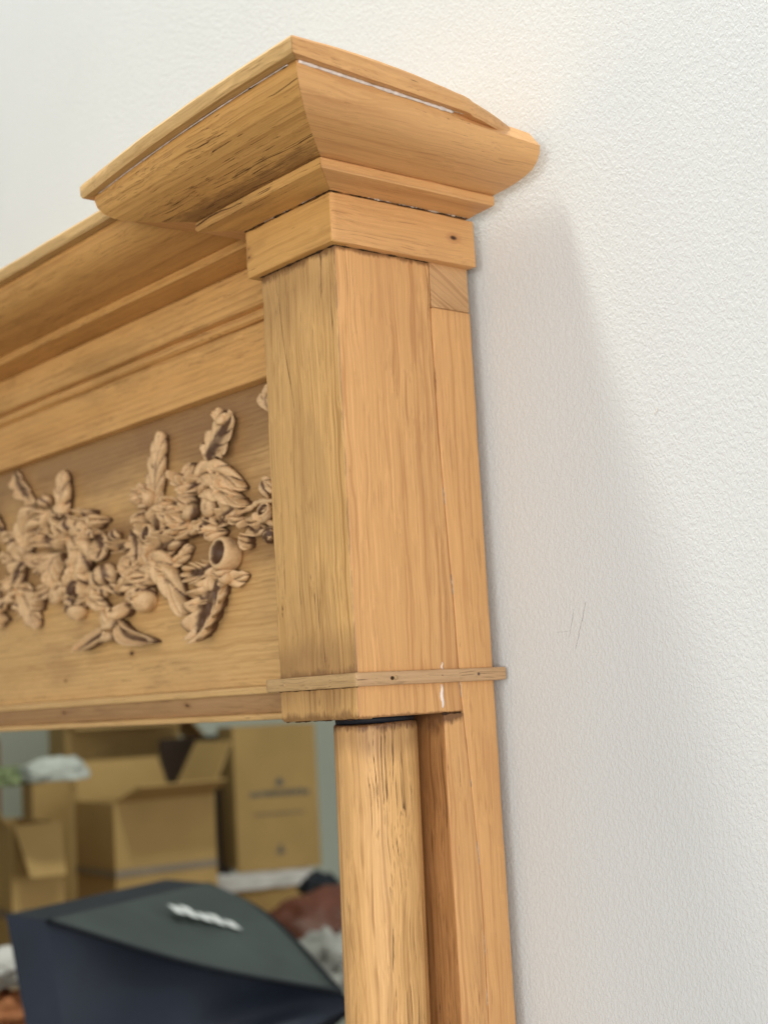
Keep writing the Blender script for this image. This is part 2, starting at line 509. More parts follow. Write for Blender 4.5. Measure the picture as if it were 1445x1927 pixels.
rp(plank('post_front_board', (-0.1036, -0.0004, -0.0248), (-0.0004, 0.017, 0.3525), M_FRONT, frame, r=0.0020, n=90, amp=0.0005, wear=0.0022))
rp(plank('post_inner_board', (-0.1030, 0.0175, -0.0243), (-0.085, 0.100, 0.3525), M_SIDE, frame, r=0.001, n=20))
rp(plank('post_underside', (-0.0845, 0.0175, -0.0235), (-0.0205, 0.086, -0.016), M_STRIP, frame, r=0.001, n=6, axis='x'))
rp(plank('stile', (-0.102, 0.0868, FLOOR), (-0.0022, 0.1052, -0.0235), M_STILEF, frame, r=0.0012, n=220, amp=0.0004, wear=0.0008, shape=jshape_side))
rp(plank('stile_edge_board', (-0.0021, 0.0860, FLOOR), (0.0002, 0.1052, -0.0246), M_STILE, frame, r=0.0007, n=220, amp=0.0003, wear=0.0003, shape=jshape_side))
rp(plank('back_board', (-0.100, 0.1052, FLOOR), (0.0, 0.1433, 0.3125), M_BACKB, frame, r=0.0010, n=230, amp=0.0005, wear=0.0006, shape=jshape_back))
rp(plank('corner_block', (-0.100, 0.1002, 0.3131), (-0.0003, 0.1431, 0.3525), M_PATCH, frame, r=0.0007, n=8, amp=0.0002, label='square end grain block let into the back board'))
# slivers of white filler in the joints
for (y0, z0, z1, r) in ((0.0868, 0.0085, 0.0165, 0.0008), (0.0848, -0.0200, -0.0015, 0.0016)):
    pts = [(0.0002, y0 + 0.0006 * math.sin(9 * t / 8), z0 + (z1 - z0) * t / 8) for t in range(9)]
    rp(tube('filler', pts, [r * (0.3 + 0.7 * math.sin(math.pi * min(1, (t + 0.8) / 9.2))) for t in range(9)], M_FILL, frame, seg=6))
rnd = random.Random(5)
z = 0.16
while z > -0.29:
    L = rnd.uniform(0.006, 0.02)
    pts = [(-0.0006, joint(z - L * t / 5), z - L * t / 5) for t in range(6)]
    rp(tube('filler', pts, [0.0002, 0.0004, 0.0006, 0.0003, 0.0005, 0.0002], M_FILL2, frame, seg=5))
    z -= L + rnd.uniform(0.02, 0.07)
# long drying cracks in the post faces, open and dark: thin recessed slivers
def crack(pts, r, axis):
    fine = []
    for k in range(25):
        p = catmull(pts, k / 24)
        fine.append(p + Vector((noise.noise(Vector((k * 0.9, 1, r * 1e4))) * 0.0004, 0, 0)) * (0 if axis == 'x' else 1))
    rr = [r * (0.3 + 0.7 * abs(noise.noise(Vector((k * 0.8, 5, 2)))) + 0.3) * math.sin(math.pi * (k + 0.7) / 25.4) for k in range(25)]
    return rp(tube('crack', fine, rr, M_CRACK, frame, seg=5))
crack([(-0.0839, -0.0001, 0.3467), (-0.0793, -0.0001, 0.3272), (-0.0743, -0.0001, 0.2851), (-0.0664, -0.0001, 0.243), (-0.0623, -0.0001, 0.2201), (-0.054, -0.0001, 0.204)], 0.00035, 'y')
crack([(-0.0164, -0.0001, 0.2984), (-0.0099, -0.0001, 0.2751), (-0.0101, -0.0001, 0.2491), (-0.0115, -0.0001, 0.2236)], 0.0002, 'y')
crack([(-0.0316, -0.0001, 0.2209), (-0.0303, -0.0001, 0.2099), (-0.0297, -0.0001, 0.1925)], 0.0002, 'y')
crack([(0.0001, 0.0952, 0.3464), (0.0001, 0.0968, 0.3292), (0.0001, 0.0952, 0.3016)], 0.00025, 'x')
crack([(0.0001, 0.099, 0.2612), (0.0001, 0.099, 0.2387)], 0.00025, 'x')
crack([(0.0001, 0.1088, 0.0445), (0.0001, 0.1071, 0.0164)], 0.0002, 'x')


# neck block under the capital
rp(plank('neck_block_front', (-0.1122, -0.0086, 0.3509), (0.0084, 0.010, 0.3915), M_NECKF, frame, r=0.0011, axis='x', n=30, amp=0.0004, wear=0.0012))
rp(plank('neck_block_side', (-0.010, -0.0080, 0.3511), (0.0088, 0.1462, 0.3917), M_NECKS, frame, r=0.0011, axis='y', n=30, amp=0.0004, wear=0.001))
rp(plank('neck_block_return', (-0.1120, 0.0105, 0.3511), (-0.094, 0.0590, 0.3913), M_NECKF, frame, r=0.0011, axis='y', n=14))
rp(plank('neck_core', (-0.107, -0.0035, 0.388), (0.0035, 0.140, 0.3945), M_GAPBLACK, frame, r=0.0005, axis='x', n=4))

# astragal strip nailed round the foot of the post
rp(plank('strip_front', (-0.1165, -0.0052, 0.0000), (0.0049, -0.0002, 0.0108), M_STRIP, frame, r=0.0010, axis='x', n=30, amp=0.0003, wear=0.001))
rp(plank('strip_side', (0.0001, -0.0049, 0.0000), (0.0052, 0.1535, 0.0106), M_STRIPS, frame, r=0.0010, axis='y', n=30, amp=0.0003, wear=0.001))
rp(plank('strip_return', (-0.1165, 0.0000, 0.0001), (-0.1040, 0.0590, 0.0106), M_STRIP, frame, r=0.0010, axis='y', n=10))
def dowel(name, c, d, r, mat, sunk=None):
    c, d = Vector(c), Vector(d)
    return rp(tube(name, [c - d * 0.002, c + d * 0.6 * r, c + d * 0.9 * r], [r, r, r * 0.75], mat, frame, seg=10))
dowel('peg', (0.0052, 0.0335, 0.0056), (1, 0, 0), 0.0017, M_PEG)
dowel('nail_hole', (0.0049, 0.0300, 0.0053), (1, 0, 0), 0.0015, M_CRACK)
dowel('nail_head', (0.0049, 0.1215, 0.0056), (1, 0, 0), 0.0013, M_NAIL)
dowel('nail_hole', (0.00485, 0.0823, 0.0058), (1, 0, 0), 0.0006, M_CRACK)
dowel('peg', (-0.0896, -0.0048, 0.0050), (0, -1, 0), 0.0015, M_PEG)
dowel('peg', (-0.0278, -0.0048, 0.0057), (0, -1, 0), 0.0012, M_PEG)

# ---- mitred capital. The moulding is swept round three sides; overhang in x and y given per station
# profile rows: (share of the overhang at the lip, z at the corner)
def sweep_rows(name, rows, stations, mat, parent, per=14, amp=0.0004, seed=0.0):
    """rows: list of functions station -> point; stations: parameter values"""
    verts, faces = [], []
    nr = len(rows)
    for s in stations:
        for r in rows:
            p = Vector(r(s))
            verts.append(p + wob(p, amp, 22, seed) + wob(p, amp * 0.5, 110, seed))
    for i in range(len(stations) - 1):
        for k in range(nr - 1):
            faces.append((i * nr + k, i * nr + k + 1, (i + 1) * nr + k + 1, (i + 1) * nr + k))
    faces.append(tuple(range(nr)))
    faces.append(tuple((len(stations) - 1) * nr + k for k in range(nr)))
    faces_back = []
    for i in range(len(stations) - 1):
        faces_back.append((i * nr, (i + 1) * nr, (i + 1) * nr + nr - 1, i * nr + nr - 1))
    o = mk(name, verts, faces + faces_back, mat, parent)
    auto_smooth(o, 32)
    return o

# (overhang e, height z) measured at the near mitre
COVE = [(0.1165, 0.4335), (0.1168, 0.4285), (0.1150, 0.4225), (0.1100, 0.4165), (0.1020, 0.4118), (0.0910, 0.4085), (0.0780, 0.4062),
        (0.0630, 0.4046), (0.0480, 0.4036), (0.0402, 0.4032)]
FIL = [(0.0412, 0.4030), (0.0422, 0.4018), (0.0422, 0.3962), (0.0410, 0.3945), (0.0300, 0.3938), (0.0180, 0.3932), (0.0105, 0.3924)]
LIPP = [(0.1215, 0.4462), (0.1270, 0.4450), (0.1288, 0.4425), (0.1285, 0.4350), (0.1268, 0.4325), (0.1170, 0.4338)]
W0 = 0.1036
def front_pt(e, z, t):
    """t 0 at the right mitre, 1 at the left; the front board bows and sits a little askew"""
    ys = 1.0 - 0.125 * max(0, e - 0.02) / 0.109 * (t ** 1.6) + 0.02 * math.sin(math.pi * t)
    xl = -W0 - e * 0.81
    x = e + (xl - e) * t
    return (x, -e * ys, z)
def side_pt(e, z, y):
    """y runs from the mitre to the wall; lip and cove taper towards the wall"""
    t = max(0.0, (y + e) / (0.141 + e))
    k = (e - 0.02) / 0.109 if e > 0.02 else 0
    x = e * (1 - 0.185 * k * t)
    zz = z + 0.0012 * t * (1 if z < 0.41 else 0.4)
    if e in (0.0, 0.1165) and z == 0.4335:
        q_ = min(1.0, max(0.0, (t - 0.55) / 0.35))
        zz += 0.0095 * q_
        x -= 0.011 * q_ * (e > 0)
    return (x, -e + (0.141 + e) * t, zz)
NF = 44
def front_piece(name, prof, mat, seed=0, inner=None):
    rows = [(lambda s, e=e, z=z: front_pt(e, z, s)) for e, z in prof]
    last = prof[0][1] - 0.0 , prof[-1][1]
    rows = [(lambda s, z=prof[0][1]: front_pt(0.0, z, s))] + rows + [(lambda s, z=prof[-1][1]: front_pt(0.0, z, s))]
    return rp(sweep_rows(name, rows, [k / NF for k in range(NF + 1)], mat, frame, seed=seed))
def side_piece(name, prof, mat, seed=0, tmax=1.0):
    rows = []
    def f(e, z):
        return lambda s: side_pt(e, z, -e + (0.141 + e) * s * tmax)
    rows = [f(0.0, prof[0][1])] + [f(e, z) for e, z in prof] + [f(0.0, prof[-1][1])]
    return rp(sweep_rows(name, rows, [k / NF for k in range(NF + 1)], mat, frame, seed=seed + 3))
side_piece('capital_cove_side', COVE, M_CAPS, 1)
side_piece('capital_fillet_side', FIL, M_CAPS, 2)
front_piece('capital_cove_front', COVE, M_CAPF, 1)
front_piece('capital_fillet_front', FIL, M_CAPF, 2)
front_piece('capital_lip_front', LIPP, M_LIP, 3)
# the lip of the return is chipped away towards the wall
def lip_side():
    rows = []
    def f(e, z):
        def g_(s):
            y = -e + (0.141 + e) * s
            x, yy, zz = side_pt(e, z, y)
            cut = max(0.0, (s - 0.64) / 0.36)
            if s > 0.68 and e > 0.05:
                zz -= 0.0012
            if z > 0.434:
                zz += 0.0034 * math.sin(math.pi * min(1.0, s / 0.62))
            zz = zz - cut * 0.004 * (z > 0.436)
            x -= (0.35 * cut + 0.65 * cut * cut) * 0.026 * (e > 0.05)
            return (x, yy, zz)
        return g_
    rows = [f(0.0, 0.4462)] + [f(e, z) for e, z in LIPP] + [f(0.0, 0.4338)]
    return rp(sweep_rows('capital_lip_side', rows, [k / 70 for k in range(71)], M_LIPS, frame, seed=9))
lip_side()
# left return of the capital, seen from the other side of the pilaster
def left_pt(e, z, s):
    p0 = front_pt(e, z, 1.0)
    return (p0[0], p0[1] + (0.141 - p0[1]) * s, z)
for nm, prof, mt in (('capital_cove_return', COVE, M_CAPS), ('capital_fillet_return', FIL, M_CAPS), ('capital_lip_return', LIPP, M_LIPS)):
    full = [(0.0, prof[0][1])] + prof + [(0.0, prof[-1][1])]
    rp(sweep_rows(nm, [(lambda s, e=e, z=z: left_pt(e, z, s)) for e, z in full], [k / 10 for k in range(11)], mt, frame))
rp(plank('capital_top', (-0.150, -0.060, 0.4375), (0.060, 0.1405, 0.4455), M_LIPS, frame, axis='y', n=10))
# bead of pale filler under the lip
def bead(name, f, r0, k0, k1, n, mat, gaps):
    pts, rr = [], []
    for k in range(n + 1):
        t = k0 + (k1 - k0) * k / n
        pts.append(f(t))
        rr.append(r0 * (0.55 + 0.6 * abs(noise.noise(Vector((k * 0.37, gaps, 0))))) * (0.55 if noise.noise(Vector((k * 0.2, gaps + 4, 1))) > 0.3 else 1))
    return rp(tube(name, pts, rr, mat, frame, seg=7))
bead('filler_bead', lambda t: side_pt(0.1176, 0.4325, -0.1176 + 0.26 * t), 0.0020, 0.01, 0.60, 60, M_FILL, 2.0)
bead('filler_bead', lambda t: front_pt(0.1172, 0.4330, t), 0.0007, 0.03, 0.97, 60, M_FILL, 7.0)

# old dirt and stopping packed into the seams between the boards
def seam(pts, r, mat, seed, n=70):
    fine = [catmull(pts, k / n) + wob(catmull(pts, k / n), 0.0003, 300, seed) for k in range(n + 1)]
    rr = [r * max(0.10, 0.5 + 1.5 * noise.noise(Vector((k * 0.16, seed, 3))) + 0.4 * noise.noise(Vector((k * 0.5, seed, 9)))) for k in range(n + 1)]
    return rp(tube('seam_dirt', fine, rr, mat, frame, seg=6))
seam([(-0.112, -0.0086, 0.3922), (-0.05, -0.0086, 0.3924), (0.0084, -0.0084, 0.3922)], 0.0011, M_CRACK, 1)
seam([(0.0086, -0.0080, 0.3922), (0.0088, 0.07, 0.3926), (0.0088, 0.139, 0.3930)], 0.0009, M_CRACK, 2)
seam([(0.0092, 0.03, 0.3925), (0.0092, 0.08, 0.3928), (0.0092, 0.136, 0.3931)], 0.0006, M_FILL2, 3)
seam([(-0.095, -0.0090, 0.3924), (-0.05, -0.0090, 0.3925), (-0.01, -0.0090, 0.3924)], 0.0005, M_FILL2, 4)
seam([(-0.1035, -0.0008, 0.3507), (-0.05, -0.0008, 0.3507), (0.0004, -0.0008, 0.3507)], 0.0012, M_CRACK, 5)
seam([(0.0006, 0.0, 0.3508), (0.0006, 0.05, 0.3508), (0.0006, 0.098, 0.3508)], 0.0007, M_CRACK, 6)
seam([front_pt(0.0405, 0.4034, 0.02), front_pt(0.0405, 0.4034, 0.3), front_pt(0.0405, 0.4034, 0.62)], 0.0010, M_CRACK, 7)
seam([front_pt(0.1170, 0.4328, 0.03), front_pt(0.1170, 0.4328, 0.3), front_pt(0.1170, 0.4328, 0.70)], 0.0004, M_CRACK, 8)
seam([side_pt(0.1175, 0.4336, -0.115), side_pt(0.1175, 0.4336, -0.05), side_pt(0.1175, 0.4336, 0.05)], 0.0007, M_FILL2, 9)
seam([(-0.104, -0.0006, -0.0001), (-0.06, -0.0007, -0.0003), (0.0002, -0.0006, -0.0002)], 0.0005, M_CRACK, 10)
seam([(0.0002, 0.084, -0.0246), (0.0003, 0.094, -0.0249), (0.0003, 0.104, -0.0246)], 0.0013, M_CRACK, 11, 20)
seam([(-0.100, 0.002, -0.0249), (-0.05, 0.0004, -0.0250), (-0.001, 0.0008, -0.0249)], 0.0006, M_CRACK, 12)

# column under the post
def column():
    verts, faces = [], []
    R0, seg = 0.0337, 72
    zt, zb = -0.0292, FLOOR
    st = [zt + 0.0] + [zt - 0.0006, zt - 0.002] + [zt - 0.004 * k for k in range(1, 90)] + [zt - 0.36 - k * 0.06 for k in range(1, 19)] + [zb]
    for i, z in enumerate(st):
        lean = min(1.0, (zt - z) / 0.27)
        cx, cy = -0.0437 - 0.0055 * lean, 0.0500
        rad = R0 - (0.0011 if i == 0 else 0.0003 if i == 1 else 0)
        for k in range(seg):
            th = 2 * math.pi * k / seg
            d = 0.0005 * noise.noise(Vector((math.cos(th) * 3, math.sin(th) * 3, z * 6))) + 0.00022 * noise.noise(Vector((math.cos(th) * 30, math.sin(th) * 30, z * 9)))
            chip = 0.0
            if z > -0.037:
                chip = 0.0014 * max(0, noise.noise(Vector((th * 4, 3, z * 200))))
            verts.append((cx + math.cos(th) * (rad + d - chip), cy + math.sin(th) * (rad + d - chip), z + (0.0009 * math.sin(th * 2 + 1) if i < 3 else 0)))
    for i in range(len(st) - 1):
        for k in range(seg):
            k2 = (k + 1) % seg
            faces.append((i * seg + k, i * seg + k2, (i + 1) * seg + k2, (i + 1) * seg + k))
    faces.append(tuple(range(seg)))
    faces.append(tuple((len(st) - 1) * seg + k for k in range(seg)))
    o = rp(mk('column', verts, faces, M_COLUMN, frame))
    auto_smooth(o, 45)
column()
rp(tube('column_gap', [(-0.0440, 0.050, -0.0288), (-0.0440, 0.050, -0.0262), (-0.0440, 0.050, -0.0240)], [0.0318, 0.0322, 0.032], M_GAPBLACK, frame, seg=40))  # black plug drawn for the dark gap between column and post

# ------------------------------------------------------------------ entablature between the two pilasters
XL, XR = 2 * XM - (-0.100), -0.100          # runs between the inner faces of the posts
def run(name, prof, mat, x0=None, x1=None, n=90, amp=0.0004, seed=0, parent=None):
    x0 = XL if x0 is None else x0
    x1 = XR if x1 is None else x1
    rows = [(lambda s, y=y, z=z: (s, y, z)) for y, z in prof]
    return sweep_rows(name, rows, [x0 + (x1 - x0) * k / n for k in range(n + 1)], mat, parent or frame, amp=amp, seed=seed)
YB = 0.060
run('cornice_lip', [(YB, LIPP[0][1])] + [(YB - e, z) for e, z in LIPP] + [(YB, 0.4338)], M_LIP, seed=21)
run('cornice_cove', [(YB, COVE[0][1])] + [(YB - e, z) for e, z in COVE] + [(YB, 0.4032)], M_CROWN, seed=22)
run('cornice_fillet', [(YB, 0.4031)] + [(YB - e, z) for e, z in FIL[:4]] + [(YB - 0.03, 0.3938), (YB - 0.0135, 0.3930), (YB, 0.3926)], M_CROWN, seed=23)
run('fascia', [(0.085, 0.3924), (0.0530, 0.3924), (0.0516, 0.3905), (0.0512, 0.3760), (0.0518, 0.3580), (0.0535, 0.3550), (0.0590, 0.3530), (0.0850, 0.3528)], M_FASCIA, seed=24)
run('architrave_bead', [(0.085, 0.3526), (0.0592, 0.3526), (0.0560, 0.3505), (0.0552, 0.3475), (0.0560, 0.3445), (0.0590, 0.3425), (0.085, 0.3423)], M_FASCIA, seed=25)
run('architrave', [(0.085, 0.3421), (0.0632, 0.3421), (0.0645, 0.3380), (0.0650, 0.3300), (0.0635, 0.3200), (0.0610, 0.3100), (0.0592, 0.3000), (0.0586, 0.2925), (0.0592, 0.2882), (0.0615, 0.2874), (0.085, 0.2874)], M_FASCIA, seed=26)
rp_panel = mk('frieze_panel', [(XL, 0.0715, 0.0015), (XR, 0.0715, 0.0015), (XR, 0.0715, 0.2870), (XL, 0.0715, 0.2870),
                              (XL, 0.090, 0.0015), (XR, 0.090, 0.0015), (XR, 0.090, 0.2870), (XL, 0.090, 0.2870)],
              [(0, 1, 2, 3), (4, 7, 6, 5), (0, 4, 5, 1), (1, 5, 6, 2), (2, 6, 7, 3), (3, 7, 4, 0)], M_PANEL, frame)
run('rail_nosing', [(0.0712, 0.0085), (0.0640, 0.0080), (0.0600, 0.0068), (0.0588, 0.0040), (0.0594, 0.0012), (0.0615, 0.0002), (0.0712, 0.0000)], M_RAIL, seed=27)
run('rail', [(0.097, 0.0012), (0.0650, 0.0006), (0.0670, -0.0030), (0.0705, -0.0090), (0.0745, -0.0140), (0.0765, -0.0166), (0.097, -0.0166)],
    wood('pine_rail_hollow', 'x', pore=0.6, blotch=0.7, figure=0.6, base=(0.46, 0.28, 0.13), dark=(0.29, 0.15, 0.065), tint=(0.32, 0.18, 0.09), knots=((-0.36, 0.068, -0.006, 0.003), (-0.62, 0.068, -0.006, 0.0025))), seed=28)
run('rail_lower_bead', [(0.097, -0.0168), (0.0745, -0.0168), (0.0722, -0.0180), (0.0718, -0.0205), (0.0730, -0.0228), (0.0760, -0.0235), (0.097, -0.0235)], M_RAIL, seed=29)
run('back_panel', [(0.0975, 0.43), (0.0910, 0.43), (0.0910, 0.002), (0.0975, 0.002)], M_GAPBLACK, n=2, amp=0)
gl = mk('mirror_glass', [(XL, 0.1000, FLOOR + 0.1), (XR, 0.1000, FLOOR + 0.1), (XR, 0.1000, 0.0), (XL, 0.1000, 0.0)], [(0, 1, 2, 3)], M_GLASS, frame)

# ------------------------------------------------------------------ carved swag on the frieze panel
YP = 0.0715
panel = rp_panel
def carve_leaf(sp, hw, nl, h, lf=1.0, rf=1.0, seed=0, hollow=None):
    sp = [Vector((x, z)) for x, z in sp]
    d = sp[-1] - sp[0]
    hw = hw * 1.12 * (1.0 + 0.7 * abs(d.y) / max(d.length, 1e-6))
    nu, nv = 40, 8
    verts, faces, at = [], [], []
    R = random.Random(seed)
    curl = R.uniform(0.2, 0.8)
    ph = R.uniform(0, 0.5)
    tw = R.uniform(-0.5, 0.5)
    hollow = (seed % 5) in (1, 3) if hollow is None else hollow
    for i in range(nu + 1):
        t = i / nu
        p = catmull([(v.x, v.y, 0) for v in sp], t)
        q = catmull([(v.x, v.y, 0) for v in sp], min(1, t + 0.02)) - catmull([(v.x, v.y, 0) for v in sp], max(0, t - 0.02))
        T = Vector((q.x, q.y)).normalized()
        N = Vector((T.y, -T.x))
        env = max(0.0, math.sin(math.pi * min(1, 0.06 + 0.94 * t ** 0.85))) ** 0.55
        env = max(env, 0.10)
        for j in range(-nv, nv + 1):
            v = j / nv
            a = abs(v)
            lob = abs(math.sin(math.pi * (nl * (t - 0.16 * a) + ph)))
            side = rf if v > 0 else lf
            w = hw * side * env * (0.66 + (0.44 * lob ** 0.7 if nl else 0.36))
            sweep = hw * 0.55 * a ** 1.5
            P2 = Vector((p.x, p.y)) + N * (v * w) + T * sweep
            rip = (lob - 0.5) * 0.62 * a ** 1.3
            rib = (0.20 if hollow else -0.32) * math.exp(-(v / 0.11) ** 2)
            vein = -0.34 * math.exp(-(lob / 0.20) ** 2) * min(1.0, a * 1.6) * (1 if nl else 0)
            if hollow:
                cup = 0.10 + 1.15 * a ** 1.7
            else:
                cup = 0.55 + 0.70 * math.sin(math.pi * (0.2 + 0.6 * a)) - 0.6 * a ** 4
            tipc = 0.45 * math.sin(math.pi * t) + curl * 0.9 * t ** 3 + tw * v * math.sin(math.pi * t)
            y = YP - h * (0.22 + cup * 0.50 + rip + rib + vein + tipc)
            y = min(y, YP - 0.0008)
            y += noise.noise(Vector((P2.x * 260, P2.y * 260, seed))) * 0.0006
            verts.append((P2.x, y, P2.y))
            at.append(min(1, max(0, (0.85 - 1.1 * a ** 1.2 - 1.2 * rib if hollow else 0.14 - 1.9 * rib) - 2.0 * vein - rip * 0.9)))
    m2 = 2 * nv + 1
    for i in range(nu):
        for j in range(m2 - 1):
            faces.append((i * m2 + j, i * m2 + j + 1, (i + 1) * m2 + j + 1, (i + 1) * m2 + j))
    # carved edge going back to the ground of the panel
    ring = [j for j in range(m2)] + [(i + 1) * m2 + m2 - 1 for i in range(nu)] + [nu * m2 + j for j in range(m2 - 2, -1, -1)] + [i * m2 for i in range(nu - 1, 0, -1)]
    base0 = len(verts)
    c = sum((Vector((sp[k].x, sp[k].y)) for k in range(len(sp))), Vector((0, 0))) / len(sp)
    for r in ring:
        x, y, z = verts[r]
        i = r // m2
        pc = catmull([(v.x, v.y, 0) for v in sp], i / nu)
        verts.append((x + (pc.x - x) * 0.5, YP + 0.0004, z + (pc.y - z) * 0.5))
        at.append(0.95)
    k = len(ring)
    for i in range(k):
        i2 = (i + 1) % k
        faces.append((ring[i], ring[i2], base0 + i2, base0 + i))
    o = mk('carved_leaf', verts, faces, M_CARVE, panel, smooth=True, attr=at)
    return o

def lathe(name, c, axis, prof, mat, ridges=0, rdepth=0.0, seed=0, attr=None, seg=26, twist=0.0, rough=0.0):
    """prof: (distance along axis, radius); c in world; axis unit vector"""
    axis = Vector(axis).normalized()
    a = axis.cross(Vector((0, 1, 0.13))).normalized()
    b = axis.cross(a)
    verts, faces, at = [], [], []
    for i, (s, r) in enumerate(prof):
        for k in range(seg):
            th = 2 * math.pi * k / seg
            g_ = abs(math.sin((th + twist * i) * ridges / 2)) if ridges else 1
            rr = r * (1 - rdepth * (1 - g_))
            p = Vector(c) + axis * s + (a * math.cos(th) + b * math.sin(th)) * rr
            nn = noise.noise(p * 320 + Vector((seed, 0, 0)))
            p += (a * math.cos(th) + b * math.sin(th)) * nn * rough
            if p.y > YP + 0.0005:
                p.y = YP + 0.0005
            verts.append(p)
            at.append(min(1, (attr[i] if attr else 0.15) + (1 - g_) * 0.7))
    for i in range(len(prof) - 1):
        for k in range(seg):
            k2 = (k + 1) % seg
            faces.append((i * seg + k, i * seg + k2, (i + 1) * seg + k2, (i + 1) * seg + k))
    faces.append(tuple(range(seg)))
    faces.append(tuple((len(prof) - 1) * seg + k for k in range(seg)))
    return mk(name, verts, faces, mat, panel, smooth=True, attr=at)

def ell(L, r, n=12, sharp=1.0, a=0.0, b=1.0):
    out = []
    for k in range(n + 1):
        t = a + (b - a) * k / n
        out.append((-L + 2 * L * t, r * max(0.03, math.sin(math.pi * min(0.995, max(0.005, t))) ** (0.6 if t < 0.5 else 0.6 * sharp))))
    return out

def carve(item, seed):
    k = item[0]
    if k == 'leaf':
        _, sp, hw, nl, h, lf, rf = item
        return carve_leaf(sp, hw, nl, h * 1.25, lf, rf, seed)
    if k == 'stem':
        _, sp, r, h = item
        pts = [catmull([(x, YP - h * 0.8, z) for x, z in sp], t / 14) for t in range(15)]
        return tube('carved_stem', pts, [r * (1.0 + 0.3 * math.sin(t * 1.9)) for t in range(15)], M_CARVE, panel, seg=9)
    if k == 'tail':
        _, sp, r, h = item
        o = carve_leaf(sp, r * 1.25, 0, h * 1.3, 1, 1, seed, hollow=True)
        o.name = o.data.name = 'carved_ribbon_tail'
        return o
    _, (x, z), (dx, dz), L, r, h = item
    r *= 1.38
    L *= 1.15
    c = (x, YP - max(h, r * 0.75), z)
    ax = (dx, -0.25, dz)
    if k == 'bud':
        return lathe('carved_bud', c, ax, ell(L * 0.62, r * 0.9, 14, 1.7), M_CARVE, ridges=4, rdepth=0.14, seed=seed, twist=0.12, rough=0.0005)
    if k == 'acorn':
        o = lathe('carved_acorn', c, ax, ell(L * 0.62, r * 0.86, 14, 1.3), M_CARVE, seed=seed, rough=0.0004, attr=[0.5] * 5 + [0.2] * 10)
        cc = Vector(c) - Vector(ax).normalized() * L * 0.22
        return o, lathe('carved_acorn_cup', cc, ax, [(-L * 0.42, r * 0.25), (-L * 0.36, r * 0.7), (-L * 0.15, r * 1.02), (0, r * 1.08), (L * 0.08, r * 1.04), (L * 0.10, r * 0.86)],
                        M_CARVE, ridges=9, rdepth=0.10, seed=seed, attr=[0.3, 0.3, 0.3, 0.2, 0.2, 0.9], rough=0.0008)
    if k == 'cup':
        ax = (0.15 + 0.15 * dx, -0.85, 0.25 * dz + 0.1)
        return lathe('carved_seed_cup', c, ax, [(-L * 1.1, r * 0.3), (-L * 0.95, r * 0.75), (-L * 0.5, r * 1.0), (L * 0.1, r * 0.98), (L * 0.36, r * 0.93), (L * 0.46, r * 0.84), (L * 0.44, r * 0.70), (L * 0.2, r * 0.62), (-L * 0.25, r * 0.52), (-L * 0.35, r * 0.1)],
                     M_CARVE, ridges=0, seed=seed, attr=[0.5, 0.3, 0.2, 0.25, 0.1, 0.1, 0.45, 0.9, 1, 1], rough=0.0007)
    if k == 'tulip':
        return lathe('carved_tulip', c, ax, [(-L * 0.6, r * 0.3), (-L * 0.45, r * 0.8), (-L * 0.1, r * 1.05), (L * 0.3, r * 0.95), (L * 0.55, r * 0.7), (L * 0.62, r * 0.5), (L * 0.35, r * 0.35), (L * 0.1, r * 0.1)],
                     M_CARVE, ridges=5, rdepth=0.24, seed=seed, attr=[0.4, 0.2, 0.1, 0.1, 0.1, 0.3, 0.9, 1], rough=0.0005)
    if k == 'rose':
        prof = []
        for t in range(22):
            u = t / 21
            prof.append((-L * 0.5 + L * u + 0.0, r * (math.sin(math.pi * min(0.98, u * 0.9 + 0.08)) ** 0.6) * (1 - 0.16 * abs(math.sin(u * math.pi * 4)))))
        at = [0.15 + 0.75 * abs(math.sin(u / 21 * math.pi * 4)) for u in range(22)]
        return lathe('carved_rosebud', c, (dx, -0.7, dz), prof, M_CARVE, ridges=5, rdepth=0.14, seed=seed, attr=at, twist=0.28, rough=0.0006)
    if k == 'scroll':
        pts, rr = [], []
        for t in range(34):
            u = t / 33
            th = -0.6 + u * 7.2
            R_ = r * (1.05 - 0.72 * u)
            pts.append((x + math.cos(th) * R_ * 1.1, YP - h * (0.65 + 0.55 * u), z + math.sin(th) * R_))
            rr.append(r * (0.22 + 0.22 * u))
        return tube('carved_scroll', pts, rr, M_CARVE, panel, seg=9)

